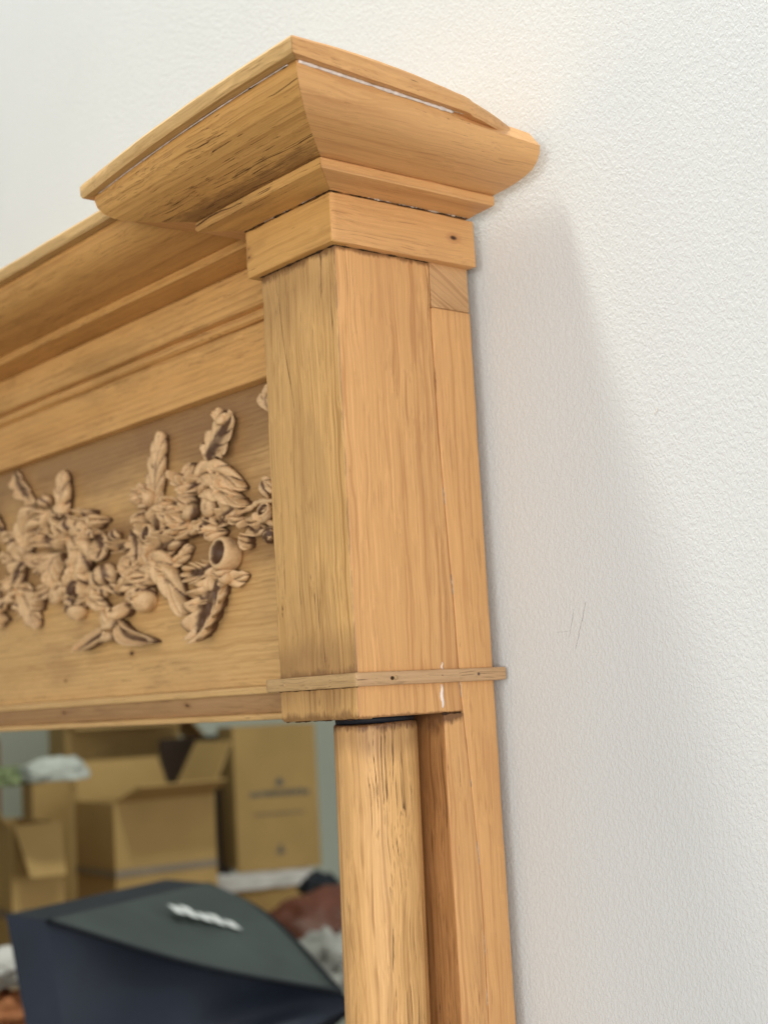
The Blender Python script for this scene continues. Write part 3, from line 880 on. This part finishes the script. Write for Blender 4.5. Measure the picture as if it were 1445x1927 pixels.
CARVING = [
    ('leaf', [(-0.3036, 0.2198), (-0.2986, 0.2351), (-0.2815, 0.2484), (-0.2628, 0.2605)], 0.0153, 5, 0.006, 0.45, 1.15),
    ('leaf', [(-0.2797, 0.2595), (-0.2737, 0.2646), (-0.2751, 0.2705)], 0.0046, 2, 0.008, 1, 1),
    ('leaf', [(-0.3203, 0.2045), (-0.3011, 0.2152), (-0.2686, 0.2102), (-0.2407, 0.1943)], 0.0101, 4, 0.01, 1, 1),
    ('leaf', [(-0.3094, 0.194), (-0.288, 0.1998), (-0.2608, 0.1922), (-0.2332, 0.1767)], 0.0075, 4, 0.013, 0.6, 1.2),
    ('scroll', (-0.2874, 0.1832), (-0.716, 0.698), 0.0122, 0.0097, 0.014),
    ('leaf', [(-0.286, 0.165), (-0.2626, 0.1696), (-0.2417, 0.1819)], 0.0065, 3, 0.011, 1, 1),
    ('leaf', [(-0.4054, 0.1819), (-0.3969, 0.2119), (-0.3885, 0.2407), (-0.3816, 0.2636)], 0.0081, 5, 0.007, 1.2, 0.9),
    ('leaf', [(-0.4083, 0.1861), (-0.4167, 0.2037), (-0.4262, 0.2222)], 0.0038, 2, 0.006, 1, 1),
    ('leaf', [(-0.3347, 0.1818), (-0.3391, 0.2035), (-0.3286, 0.2247)], 0.0063, 3, 0.009, 1, 1),
    ('leaf', [(-0.3434, 0.1724), (-0.3277, 0.1835), (-0.3287, 0.1968)], 0.0047, 2, 0.012, 1, 1),
    ('bud', (-0.3738, 0.1854), (-0.059, 0.998), 0.016, 0.0075, 0.012),
    ('acorn', (-0.3524, 0.1857), (0.813, 0.583), 0.0105, 0.0068, 0.008),
    ('cup', (-0.4094, 0.1704), (-0.992, 0.126), 0.0097, 0.0076, 0.01),
    ('cup', (-0.269, 0.134), (-0.993, 0.116), 0.015, 0.012, 0.012),
    ('leaf', [(-0.2916, 0.1284), (-0.3111, 0.1212), (-0.3341, 0.1236)], 0.0087, 4, 0.01, 1, 1),
    ('leaf', [(-0.2801, 0.1211), (-0.2879, 0.1041), (-0.3006, 0.0849), (-0.3154, 0.0641)], 0.0121, 5, 0.012, 1, 1),
    ('leaf', [(-0.2774, 0.1198), (-0.2618, 0.1092), (-0.2446, 0.1109)], 0.006, 3, 0.007, 1, 1),
    ('rose', (-0.2931, 0.1577), (0.091, -0.996), 0.0122, 0.0092, 0.012),
    ('leaf', [(-0.3047, 0.1674), (-0.3294, 0.1612), (-0.3543, 0.1594)], 0.0041, 2, 0.011, 1, 1),
    ('stem', [(-0.3592, 0.1611), (-0.3238, 0.1699), (-0.2901, 0.1723), (-0.249, 0.1689)], 0.0032, 0.008),
    ('stem', [(-0.2489, 0.1699), (-0.2265, 0.1723), (-0.2132, 0.1759), (-0.1878, 0.1734)], 0.0025, 0.01),
    ('stem', [(-0.245, 0.1633), (-0.2231, 0.161), (-0.2019, 0.1558), (-0.1856, 0.1498)], 0.0025, 0.01),
    ('bud', (-0.1978, 0.1865), (0.082, 0.997), 0.0145, 0.0063, 0.01),
    ('cup', (-0.2037, 0.1658), (0.085, 0.996), 0.0087, 0.0058, 0.008),
    ('rose', (-0.1946, 0.1422), (0.763, -0.647), 0.0096, 0.0067, 0.01),
    ('leaf', [(-0.2366, 0.1563), (-0.2197, 0.1492), (-0.2091, 0.1518)], 0.0044, 2, 0.008, 1, 1),
    ('leaf', [(-0.1938, 0.2563), (-0.1954, 0.269), (-0.188, 0.275)], 0.0049, 2, 0.006, 1, 1),
    ('leaf', [(-0.4299, 0.1377), (-0.3957, 0.1406), (-0.37, 0.124), (-0.3486, 0.0884)], 0.0105, 4, 0.013, 1, 1),
    ('scroll', (-0.4113, 0.1282), (-0.874, 0.486), 0.0119, 0.0081, 0.012),
    ('acorn', (-0.4196, 0.1018), (0.686, -0.728), 0.014, 0.0113, 0.011),
    ('tulip', (-0.4937, 0.1365), (-0.129, 0.992), 0.0157, 0.0118, 0.014),
    ('bud', (-0.5121, 0.1224), (-0.823, -0.567), 0.0102, 0.0074, 0.008),
    ('leaf', [(-0.4777, 0.1192), (-0.4548, 0.127), (-0.4365, 0.1373)], 0.0055, 2, 0.009, 1, 1),
    ('bud', (-0.4806, 0.178), (0.346, 0.938), 0.0101, 0.0062, 0.009),
    ('leaf', [(-0.4556, 0.1794), (-0.4408, 0.1698), (-0.431, 0.1532), (-0.4427, 0.1424)], 0.0049, 3, 0.009, 1, 1),
    ('leaf', [(-0.3997, 0.1432), (-0.3783, 0.1505), (-0.3516, 0.1559)], 0.008, 3, 0.013, 1, 1),
    ('leaf', [(-0.3901, 0.1605), (-0.359, 0.1643), (-0.3432, 0.175)], 0.0047, 2, 0.01, 1, 1),
    ('leaf', [(-0.3733, 0.135), (-0.3508, 0.139), (-0.3382, 0.1481)], 0.0047, 3, 0.007, 1, 1),
    ('leaf', [(-0.5158, 0.1022), (-0.4995, 0.0845), (-0.4969, 0.0714)], 0.0056, 2, 0.01, 1, 1),
    ('leaf', [(-0.4789, 0.1014), (-0.4891, 0.0854), (-0.4924, 0.07)], 0.005, 2, 0.012, 1, 1),
    ('stem', [(-0.4971, 0.1029), (-0.5016, 0.0875), (-0.4945, 0.0729)], 0.0028, 0.014),
    ('tail', [(-0.501, 0.079), (-0.5272, 0.0712), (-0.559, 0.0618)], 0.0045, 0.01),
    ('tail', [(-0.4799, 0.087), (-0.4554, 0.0702), (-0.4098, 0.0606)], 0.0047, 0.011),
    ('leaf', [(-0.4673, 0.1071), (-0.4469, 0.1136), (-0.4333, 0.1205)], 0.0044, 2, 0.008, 1, 1),
    ('leaf', [(-0.7262, 0.2858), (-0.7073, 0.2651), (-0.6751, 0.2403)], 0.0063, 3, 0.007, 1, 1),
    ('bud', (-0.6374, 0.2363), (-0.184, 0.983), 0.0122, 0.0079, 0.01),
    ('leaf', [(-0.6045, 0.216), (-0.5958, 0.2316), (-0.5943, 0.2567)], 0.0089, 3, 0.009, 1, 1),
    ('acorn', (-0.5939, 0.2206), (0.495, 0.869), 0.0119, 0.0083, 0.012),
    ('bud', (-0.5737, 0.2), (0.303, 0.953), 0.0153, 0.0112, 0.013),
    ('acorn', (-0.5478, 0.1985), (0.664, 0.748), 0.0116, 0.0081, 0.009),
    ('bud', (-0.5461, 0.1872), (-0.953, 0.302), 0.007, 0.0052, 0.014),
    ('bud', (-0.5245, 0.1857), (0.993, 0.114), 0.0069, 0.0052, 0.013),
    ('leaf', [(-0.6868, 0.1819), (-0.6828, 0.2033), (-0.6599, 0.219), (-0.6304, 0.2194)], 0.0074, 3, 0.013, 1, 1),
    ('leaf', [(-0.6224, 0.222), (-0.6051, 0.2058), (-0.5983, 0.1912)], 0.006, 3, 0.012, 1, 1),
    ('cup', (-0.6424, 0.1965), (-0.919, 0.395), 0.0109, 0.0091, 0.01),
    ('bud', (-0.7115, 0.191), (-0.993, 0.115), 0.0138, 0.0106, 0.012),
    ('leaf', [(-0.687, 0.1782), (-0.6562, 0.1675), (-0.6234, 0.1616)], 0.0061, 2, 0.012, 1, 1),
    ('leaf', [(-0.6072, 0.173), (-0.6157, 0.1607), (-0.6245, 0.1436)], 0.009, 3, 0.012, 1, 1),
    ('leaf', [(-0.5856, 0.1908), (-0.5588, 0.1805), (-0.5478, 0.1605), (-0.5738, 0.1398)], 0.0104, 4, 0.013, 1, 1),
    ('leaf', [(-0.5343, 0.1822), (-0.5087, 0.1734), (-0.5144, 0.158)], 0.0063, 3, 0.009, 1, 1),
    ('leaf', [(-0.6982, 0.177), (-0.7163, 0.157), (-0.726, 0.1359)], 0.01, 3, 0.01, 1, 1),
    ('leaf', [(-0.7196, 0.1479), (-0.6927, 0.1267), (-0.6724, 0.0993)], 0.0092, 4, 0.008, 1, 1),
    ('bud', (-0.7465, 0.1289), (-0.991, -0.134), 0.0088, 0.0063, 0.013),
    ('bud', (-0.7085, 0.1194), (0.698, -0.716), 0.0087, 0.0062, 0.013),
    ('bud', (-0.6635, 0.1584), (-0.976, 0.217), 0.0073, 0.0043, 0.01),
    ('bud', (-0.6367, 0.1593), (0.405, 0.914), 0.0084, 0.0036, 0.011),
    ('leaf', [(-0.6676, 0.1343), (-0.6514, 0.1353), (-0.6353, 0.1386)], 0.0036, 1, 0.008, 1, 1),
    ('scroll', (-0.6126, 0.1269), (-0.87, 0.494), 0.0142, 0.0101, 0.012),
    ('bud', (-0.5777, 0.1167), (-0.464, 0.886), 0.0105, 0.0076, 0.012),
    ('acorn', (-0.5687, 0.1031), (0.37, -0.929), 0.0139, 0.0099, 0.01),
    ('rose', (-0.5595, 0.1314), (-0.143, 0.99), 0.0151, 0.0127, 0.011),
    ('leaf', [(-0.548, 0.1199), (-0.5269, 0.1123), (-0.5086, 0.105)], 0.0068, 3, 0.01, 1, 1),
    ('leaf', [(-0.7601, 0.2018), (-0.7393, 0.207), (-0.7163, 0.2067)], 0.0051, 2, 0.008, 1, 1),
    ('leaf', [(-0.7615, 0.1775), (-0.7465, 0.1823), (-0.7322, 0.1794)], 0.0057, 2, 0.008, 1, 1),
    ('leaf', [(-0.7594, 0.2158), (-0.7679, 0.2234), (-0.7791, 0.2378)], 0.0058, 2, 0.008, 1, 1),
    ('rose', (-0.7815, 0.1926), (-0.994, 0.108), 0.0129, 0.0097, 0.011),
    ('leaf', [(-0.7716, 0.1272), (-0.7873, 0.1414), (-0.8003, 0.1523)], 0.0077, 3, 0.008, 1, 1),
    ('leaf', [(-0.7922, 0.1613), (-0.8064, 0.1823), (-0.7902, 0.2001)], 0.0091, 3, 0.01, 1, 1),
]

made = []
# small curled leaves and petals that fill the gaps of the swag
rnd = random.Random(77)
anchors = []
for it in CARVING:
    if it[0] == 'leaf':
        anchors += it[1][:-1]
    elif it[0] not in ('stem', 'tail'):
        anchors.append(it[1])
anchors = [p_ for p_ in anchors if 0.10 < p_[1] < 0.215]
for k in range(80):
    ax_, az_ = rnd.choice(anchors)
    x0_, z0_ = ax_ + rnd.uniform(-0.012, 0.012), az_ + rnd.uniform(-0.010, 0.010)
    th = rnd.uniform(0, 6.283)
    L = rnd.uniform(0.012, 0.024)
    bend = rnd.uniform(-0.9, 0.9)
    sp = [(x0_, z0_), (x0_ + L * 0.5 * math.cos(th), z0_ + L * 0.5 * math.sin(th)), (x0_ + L * 0.5 * math.cos(th) + L * 0.55 * math.cos(th + bend), z0_ + L * 0.5 * math.sin(th) + L * 0.55 * math.sin(th + bend))]
    CARVING.append(('leaf', sp, rnd.uniform(0.0030, 0.0060), rnd.choice((0, 1, 2, 2, 3)), rnd.uniform(0.008, 0.0155), 1, 1))
for i, it in enumerate(CARVING):
    r_ = carve(it, i * 3 + 1)
    made += list(r_) if isinstance(r_, tuple) else [r_]

# the other half of the frame: the same parts mirrored about its centre line
FLIP = Matrix.Translation((2 * XM, 0, 0)) @ Matrix.Diagonal((-1, 1, 1, 1))
def copy_flipped(o, parent):
    c = o.copy()
    COL.objects.link(c)
    c.parent = parent
    c.matrix_parent_inverse = Matrix.Identity(4)
    c.matrix_basis = world_of(parent).inverted() @ FLIP
    return c
for o in right_parts:
    copy_flipped(o, frame)
for o in made:
    if o.data.vertices[0].co.x > XM + 0.03:
        copy_flipped(o, panel)

# ------------------------------------------------------------------ what stands in the room and shows in the mirror
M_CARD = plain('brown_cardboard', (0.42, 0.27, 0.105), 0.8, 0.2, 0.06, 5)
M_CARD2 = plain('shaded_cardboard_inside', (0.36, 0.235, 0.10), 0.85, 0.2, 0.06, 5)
M_TAPE = plain('packing_tape', (0.20, 0.145, 0.09), 0.4, 0.5)
M_INK = plain('grey_print', (0.14, 0.13, 0.11), 0.8, 0.2)
M_FOAM2 = plain('off_white_paper', (0.48, 0.50, 0.46), 0.8, 0.2, 0.1, 12)
M_FOAM = plain('white_paper_packing', (0.70, 0.67, 0.66), 0.8, 0.2, 0.1, 12)
M_NAVY = plain('navy_nylon', (0.010, 0.016, 0.036), 0.6, 0.35, 0.15, 7, bump=0.5)
M_GREYG = plain('grey_green_nylon', (0.046, 0.058, 0.057), 0.65, 0.3, 0.12, 6)
M_BLACK = plain('black_trim', (0.012, 0.015, 0.022), 0.6, 0.3)
M_DIFF = plain('white_diffuser_cloth', (0.68, 0.69, 0.70), 0.8, 0.2, 0.05)
M_ROOM = plain('pale_green_room_wall', (0.50, 0.53, 0.45), 0.8, 0.2, 0.04, 1)
M_FLOOR = plain('grey_floor', (0.20, 0.17, 0.14), 0.7, 0.3, 0.15, 2)
M_BENCH = plain('bench_top', (0.34, 0.24, 0.15), 0.6, 0.3, 0.1, 6)
M_REDB = plain('red_brown_leather', (0.16, 0.05, 0.028), 0.5, 0.4, 0.2, 5)
M_ORNG = plain('orange_print_cloth', (0.55, 0.22, 0.10), 0.8, 0.2, 0.3, 14)

fl = mk('floor', [(-6, YW, FLOOR), (4, YW, FLOOR), (4, -6, FLOOR), (-6, -6, FLOOR)], [(0, 1, 2, 3)], M_FLOOR)
fl['kind'] = 'structure'
rw = mk('room_wall', [(-4.5, YW, FLOOR), (-4.5, -5, FLOOR), (-4.5, -5, 1.6), (-4.5, YW, 1.6)], [(0, 1, 2, 3)], M_ROOM)
rw['kind'] = 'structure'

def card_box(corner, yawW, yawL, Wd, L, H, label, open_=False, flaps=(), tape=None, group='cardboard boxes reflected in the mirror'):
    c = Vector(corner)
    a = Vector((math.cos(math.radians(yawW)), math.sin(math.radians(yawW)), 0))
    b_ = Vector((math.cos(math.radians(yawL)), math.sin(math.radians(yawL)), 0))
    root = empty('cardboard_box', c + (a * Wd + b_ * L) / 2, label, 'box', group)
    t = 0.006
    def wallp(p, q, nrm):
        p, q = Vector(p), Vector(q)
        u = Vector((0, 0, H))
        vs = [p, q, q + u, p + u]
        vs += [v + nrm * t for v in vs]
        mk('side_panel', vs, [(0, 1, 2, 3), (4, 7, 6, 5), (0, 4, 5, 1), (1, 5, 6, 2), (2, 6, 7, 3), (3, 7, 4, 0)], M_CARD, root)
    A, B, Cc, D = c, c + a * Wd, c + a * Wd + b_ * L, c + b_ * L
    wallp(A + a * t, B - a * t, b_)
    wallp(D + a * t, Cc - a * t, -b_)
    wallp(A, D, a)
    wallp(B, Cc, -a)
    bot = [A + Vector((0, 0, .002)), B + Vector((0, 0, .002)), Cc + Vector((0, 0, .002)), D + Vector((0, 0, .002))]
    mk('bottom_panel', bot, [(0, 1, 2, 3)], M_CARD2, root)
    u = Vector((0, 0, H))
    if not open_:
        top = [A + u, B + u, Cc + u, D + u]
        top += [v + Vector((0, 0, 0.004)) for v in top]
        mk('top_panel', top, [(0, 1, 2, 3), (4, 7, 6, 5), (0, 4, 5, 1), (1, 5, 6, 2), (2, 6, 7, 3), (3, 7, 4, 0)], M_CARD, root)
    for (side, lean, ln) in flaps:
        p, q, out = {'front': (A, B, -b_), 'back': (D, Cc, b_), 'left': (A, D, -a), 'right': (B, Cc, a)}[side]
        d = (out * math.cos(math.radians(lean)) + Vector((0, 0, 1)) * math.sin(math.radians(lean))) * ln
        e = (q - p).normalized() * 0.008
        vs = [p + u + e, q + u - e, q + u + d - e * 3, p + u + d + e * 3]
        nn = (vs[1] - vs[0]).cross(vs[3] - vs[0]).normalized() * 0.005
        vs += [v + nn for v in vs]
        mk('flap', vs, [(0, 1, 2, 3), (4, 7, 6, 5), (0, 4, 5, 1), (1, 5, 6, 2), (2, 6, 7, 3), (3, 7, 4, 0)], M_CARD, root)
    if tape:
        z0 = tape
        for (p, q, nrm) in ((A, B, -b_), (A, D, -a)):
            o2 = nrm * 0.003
            vs = [p + Vector((0, 0, z0)) + o2, q + Vector((0, 0, z0)) + o2, q + Vector((0, 0, z0 + 0.022)) + o2, p + Vector((0, 0, z0 + 0.022)) + o2]
            mk('tape', vs, [(0, 1, 2, 3)], M_TAPE, root)
    return root, A, a, b_

TB = -0.69
card_box((-2.902, -1.178, TB + .004), -86.3, -176.3, 0.324, 0.267, 0.428, 'open brown cardboard box with raised flaps and a dark tape band, middle of the reflection', True,
         (('front', 20, 0.13), ('right', 62, 0.17), ('back', 70, 0.12)), 0.22)
r_, A, a, b_ = card_box((-3.256, -1.82, -0.542), -66.7, -156.7, 0.279, 0.308, 0.465, 'tall closed cardboard box with faded grey print, at the right of the reflection')
def printmark(name, u0, z0, w, h):
    p = A + a * u0 - b_ * 0.002 + Vector((0, 0, z0))
    mk(name, [p, p + a * w, p + a * w + Vector((0, 0, h)), p + Vector((0, 0, h))], [(0, 1, 2, 3)], M_INK, r_)
rnd = random.Random(3)
u = 0.05
while u < 0.235:
    w = rnd.uniform(0.008, 0.016)
    printmark('printed_mark', u, 0.235 + rnd.uniform(0, .003), w, rnd.uniform(0.016, 0.022))
    u += w + 0.004
for uu, zz, ww, hh in ((0.135, 0.272, 0.03, 0.014), (0.142, 0.286, 0.016, 0.010), (0.06, 0.178, 0.17, 0.005), (0.13, 0.05, 0.028, 0.012), (0.138, 0.064, 0.012, 0.016)):
    printmark('printed_mark', uu, zz, ww, hh)
card_box((-3.90, -1.545, -0.248), -70.8, -160.8, 0.405, 0.45, 0.26, 'large brown cardboard box lying behind the open one, partly hidden by the rail', True, (('front', -35, 0.12), ('right', -50, 0.16)))
card_box((-3.90, -1.50, TB + .004), -70.8, -160.8, 0.40, 0.45, 0.43, 'brown cardboard box under the large lying box at the back of the bench')
card_box((-2.808, -0.822, TB + .004), -85.0, -175.0, 0.144, 0.337, 0.40, 'open cardboard box with a hanging flap at the left edge of the reflection', True, (('front', -62, 0.15), ('left', 60, 0.1)), 0.16)
card_box((-3.227, -1.089, TB + .004), -79.2, -169.2, 0.112, 0.121, 0.50, 'narrow upright cardboard carton between the left and the middle box')
card_box((-3.172, -1.693, TB + .004), -67.4, -157.4, 0.315, 0.165, 0.10, 'low flat cardboard carton under the tall printed box')
def slab(name, corner, yawW, Wd, L, H, mat, label, cat):
    a = Vector((math.cos(math.radians(yawW)), math.sin(math.radians(yawW)), 0))
    b_ = Vector((a.y, -a.x, 0))
    c = Vector(corner)
    vs, fs = [], []
    nx, nz = 14, 3
    for k in range(nx + 1):
        for (lb, lz) in ((0, 0), (0, H), (L, H), (L, 0)):
            p = c + a * (Wd * k / nx) + b_ * lb + Vector((0, 0, lz))
            vs.append(p + wob(p, H * 0.16, 30))
    for k in range(nx):
        for j in range(4):
            j2 = (j + 1) % 4
            fs.append((k * 4 + j, k * 4 + j2, (k + 1) * 4 + j2, (k + 1) * 4 + j))
    fs += [(0, 1, 2, 3), tuple(nx * 4 + j for j in range(4))]
    o = mk(name, vs, fs, mat)
    o['label'] = label
    o['category'] = cat
    return o
slab('polystyrene_sheet', (-3.165, -1.68, TB + .108), -67.4, 0.33, 0.17, 0.036, M_FOAM, 'white polystyrene sheet under the tall printed cardboard box', 'packing')

M_DARKB = plain('dark_stained_board', (0.045, 0.028, 0.018), 0.6, 0.3, 0.2, 5)
M_RUST = plain('rust_red_box_board', (0.20, 0.085, 0.05), 0.7, 0.3, 0.15, 6)
def thick(name, p, q, z0, z1, th, mat, label, cat):
    p, q = Vector((p[0], p[1], 0)), Vector((q[0], q[1], 0))
    nrm = Vector(((q - p).y, -(q - p).x, 0)).normalized() * th
    lo_, hi_ = Vector((0, 0, z0)), Vector((0, 0, z1))
    vs = [p + lo_, q + lo_, q + hi_, p + hi_, p + nrm + lo_, q + nrm + lo_, q + nrm + hi_, p + nrm + hi_]
    o = mk(name, vs, [(0, 1, 2, 3), (4, 7, 6, 5), (0, 4, 5, 1), (1, 5, 6, 2), (2, 6, 7, 3), (3, 7, 4, 0)], mat)
    bm = bmesh.new(); bm.from_mesh(o.data)
    bmesh.ops.bevel(bm, geom=bm.edges[:], offset=0.003, segments=2, affect='EDGES')
    bm.to_mesh(o.data); bm.free()
    o['label'] = label
    o['category'] = cat
    return o
thick('dark_board', (-3.50, -1.70), (-3.60, -2.02), TB + .002, -0.10, 0.02, M_DARKB, 'dark brown board standing upright behind the boxes, between the middle and the tall one', 'board')
thick('rust_red_carton', (-3.20, -0.72), (-3.16, -0.96), TB + .002, -0.06, 0.10, M_RUST, 'rust red carton at the far left of the reflection', 'box')

# bench that carries the boxes
bench = empty('workbench', (-3.3, -1.4, FLOOR), 'wooden workbench carrying the cardboard boxes seen in the mirror', 'table')
plank('bench_top', (-4.3, -2.6, TB - 0.035), (-2.6, -0.25, TB), M_BENCH, bench, axis='y', n=4, r=0.003)
for (x, y) in ((-4.2, -2.5), (-2.7, -2.5), (-4.2, -0.35), (-2.7, -0.35)):
    plank('leg', (x - .03, y - .03, FLOOR), (x + .03, y + .03, TB - 0.036), M_BENCH, bench, n=4, r=0.003)

# softbox: tent of dark cloth standing between mirror and bench
sb = empty('softbox', (-1.45, -0.45, FLOOR), 'dark navy and grey fabric softbox light with a white mark, lower part of the reflection', 'light')
A1, B1, E1, F1, G1 = [Vector(v) for v in ((-1.363, -0.207, -0.333), (-1.716, -0.734, -0.357), (-1.198, -0.679, -0.513), (-1.282, -0.212, -0.662), (-1.686, -0.705, -0.826))]
A0, F0, B0, G0 = [Vector(v) for v in ((-1.374, -0.142, -0.317), (-1.285, -0.158, -0.651), (-1.745, -0.655, -0.342), (-1.72, -0.63, -0.830))]
def cloth(name, p0, p1, p2, p3, mat, sag, n=22, fold=0.004, seed=0, lift=None):
    nrm = (p1 - p0).cross(p3 - p0).normalized()
    cen = (A1 + B1 + F1 + G1 + E1) / 5
    if nrm.dot((p0 + p1 + p2 + p3) / 4 - cen) < 0:
        nrm = -nrm
    vs, fs = [], []
    for i in range(n + 1):
        for j in range(n + 1):
            s, t = i / n, j / n
            p = (p0 * (1 - s) + p1 * s) * (1 - t) + (p3 * (1 - s) + p2 * s) * t
            k = math.sin(math.pi * s) ** 0.8 * math.sin(math.pi * t) ** 0.8 if 0 < s < 1 and 0 < t < 1 else 0
            p = p - nrm * sag * k + nrm * fold * k * math.sin(9 * s + 5 * t + seed) * 1.0
            if lift:
                p = p + Vector((0, 0, lift(s, t)))
            vs.append(p)
    for i in range(n):
        for j in range(n):
            q = i * (n + 1) + j
            fs.append((q, q + 1, q + n + 2, q + n + 1))
    return mk(name, vs, fs, mat, sb, smooth=True)
e1 = E1 + Vector((0.004, 0.012, 0.012))
cloth('upper_panel', A1, B1, E1, e1, M_GREYG, 0.006, seed=1, fold=0.004, lift=lambda s, t: 0.034 * s * math.sin(math.pi * t) - 0.012 * (1 - s) * math.sin(math.pi * t))
cloth('side_panel', A1, e1, E1 + Vector((0, 0, -.02)), F1, M_NAVY, 0.030, seed=2, fold=0.012, lift=lambda s, t: -0.012 * (1 - t) * math.sin(math.pi * s))
cloth('rear_panel', B1, E1, E1 + Vector((0, 0, -.02)), G1, M_NAVY, 0.0, seed=3, lift=lambda s, t: 0.034 * (1 - t) * math.sin(math.pi * s))
cloth('lower_panel', F1, E1 + Vector((0, 0, -.02)), E1 + Vector((0, 0, -.03)), G1, M_NAVY, 0.02, seed=4)
cloth('rim', A0, A1, F1, F0, M_NAVY, 0.0, fold=0.0)
cloth('rim', A0, B0, B1, A1, M_BLACK, 0.0, fold=0.0)
cloth('diffuser', A0, B0, G0, F0, M_DIFF, 0.004, fold=0.0)
tube('rib', [catmull([A1, (A1 + E1) / 2 + Vector((0, 0, -0.010)), e1], k / 12) for k in range(13)], 0.0045, M_BLACK, sb, 8)
tube('rib', [catmull([B1, (B1 + E1) / 2 + Vector((0, 0, 0.035)), e1], k / 12) for k in range(13)], 0.003, M_BLACK, sb, 8)
tube('rod', [F0 * 0.5 + G1 * 0.5, Vector((-1.5, -0.4, -1.47))], 0.012, M_BLACK, sb, 10)
for k in range(3):
    th = k * 2.09 + 0.3
    tube('stand_leg', [(-1.5, -0.4, -1.2), (-1.5 + 0.35 * math.cos(th), -0.4 + 0.35 * math.sin(th) * 0.8, -1.49)], 0.009, M_BLACK, sb, 8)
# white mark on the upper panel
ux = (B1 - A1).normalized()
nu_ = (B1 - A1).cross(E1 - A1).normalized()
if nu_.z < 0:
    nu_ = -nu_
vy = nu_.cross(ux).normalized()
cm = (A1 + B1 + E1) / 3 * 1.0
rnd = random.Random(8)
for k in range(5):
    p = cm + (E1 - A1).normalized() * (0.026 * (k - 2)) * 1.0 + nu_ * 0.006 + Vector((0, 0, 0.014))
    d1 = (E1 - A1).normalized() * 0.020
    d2 = (B1 - E1).normalized() * rnd.uniform(0.035, 0.055)
    mk('logo_mark', [p, p + d1, p + d1 + d2, p + d2], [(0, 1, 2, 3)], M_DIFF, sb)

# small clutter
def lump(name, c, r, mat, label, cat, seed=0, sq=(1, 1, 1), f=3.0, amp=0.45):
    bm = bmesh.new()
    bmesh.ops.create_icosphere(bm, subdivisions=4, radius=1)
    for v in bm.verts:
        k = 1 + amp * noise.noise(v.co * f + Vector((seed, 0, 0))) + 0.2 * noise.noise(v.co * f * 3)
        v.co = Vector((v.co.x * sq[0], v.co.y * sq[1], v.co.z * sq[2])) * k * r
        v.co.z = max(v.co.z, -r * sq[2] * 0.55)
    vs = [v.co + Vector(c) for v in bm.verts]
    fs = [tuple(v.index for v in f_.verts) for f_ in bm.faces]
    bm.free()
    o = mk(name, vs, fs, mat, smooth=True)
    o['label'] = label
    o['category'] = cat
    return o
lump('crumpled_paper', (-2.68, -0.89, -0.150), 0.060, M_FOAM2, 'crumpled white packing paper on top of the left box', 'paper', 3, (1.0, 1.5, 0.62), 1.7, 0.35)
M_GRN = plain('dull_green_foliage', (0.22, 0.26, 0.13), 0.8, 0.2, 0.3, 30)
lump('green_bundle', (-2.74, -0.80, -0.16), 0.05, M_GRN, 'dull green bundle beside the crumpled white paper', 'bundle', 5, (1, 1.3, 0.6), 2, 0.5)
lump('leather_cushion', (-2.70, -1.76, -0.66), 0.13, M_REDB, 'red brown cushion beside the boxes, right end of the reflection', 'cushion', 7, (1.2, 1.5, 0.8), 1.5, 0.2)
lump('dark_bag', (-2.84, -1.84, -0.575), 0.06, M_BLACK, 'small black bag lying on the red brown cushion', 'bag', 9, (1, 1, .9), 2, 0.3)
lump('grey_cloth', (-2.071, -1.303, -0.64), 0.10, plain('grey_cloth', (0.36, 0.35, 0.33), 0.8, 0.2, 0.2, 12), 'crumpled light grey cloth behind the softbox', 'cloth', 11, (0.8, 0.8, 0.8), 3, 0.5)
lump('white_cloth', (-1.93, -0.39, -0.50), 0.06, M_FOAM, 'white folded cloth left of the softbox', 'cloth', 13, (1, 1.2, .7))
lump('orange_cloth', (-1.93, -0.39, -0.60), 0.075, M_ORNG, 'orange and white patterned cloth left of the softbox', 'cloth', 15, (1, 1.2, .8))
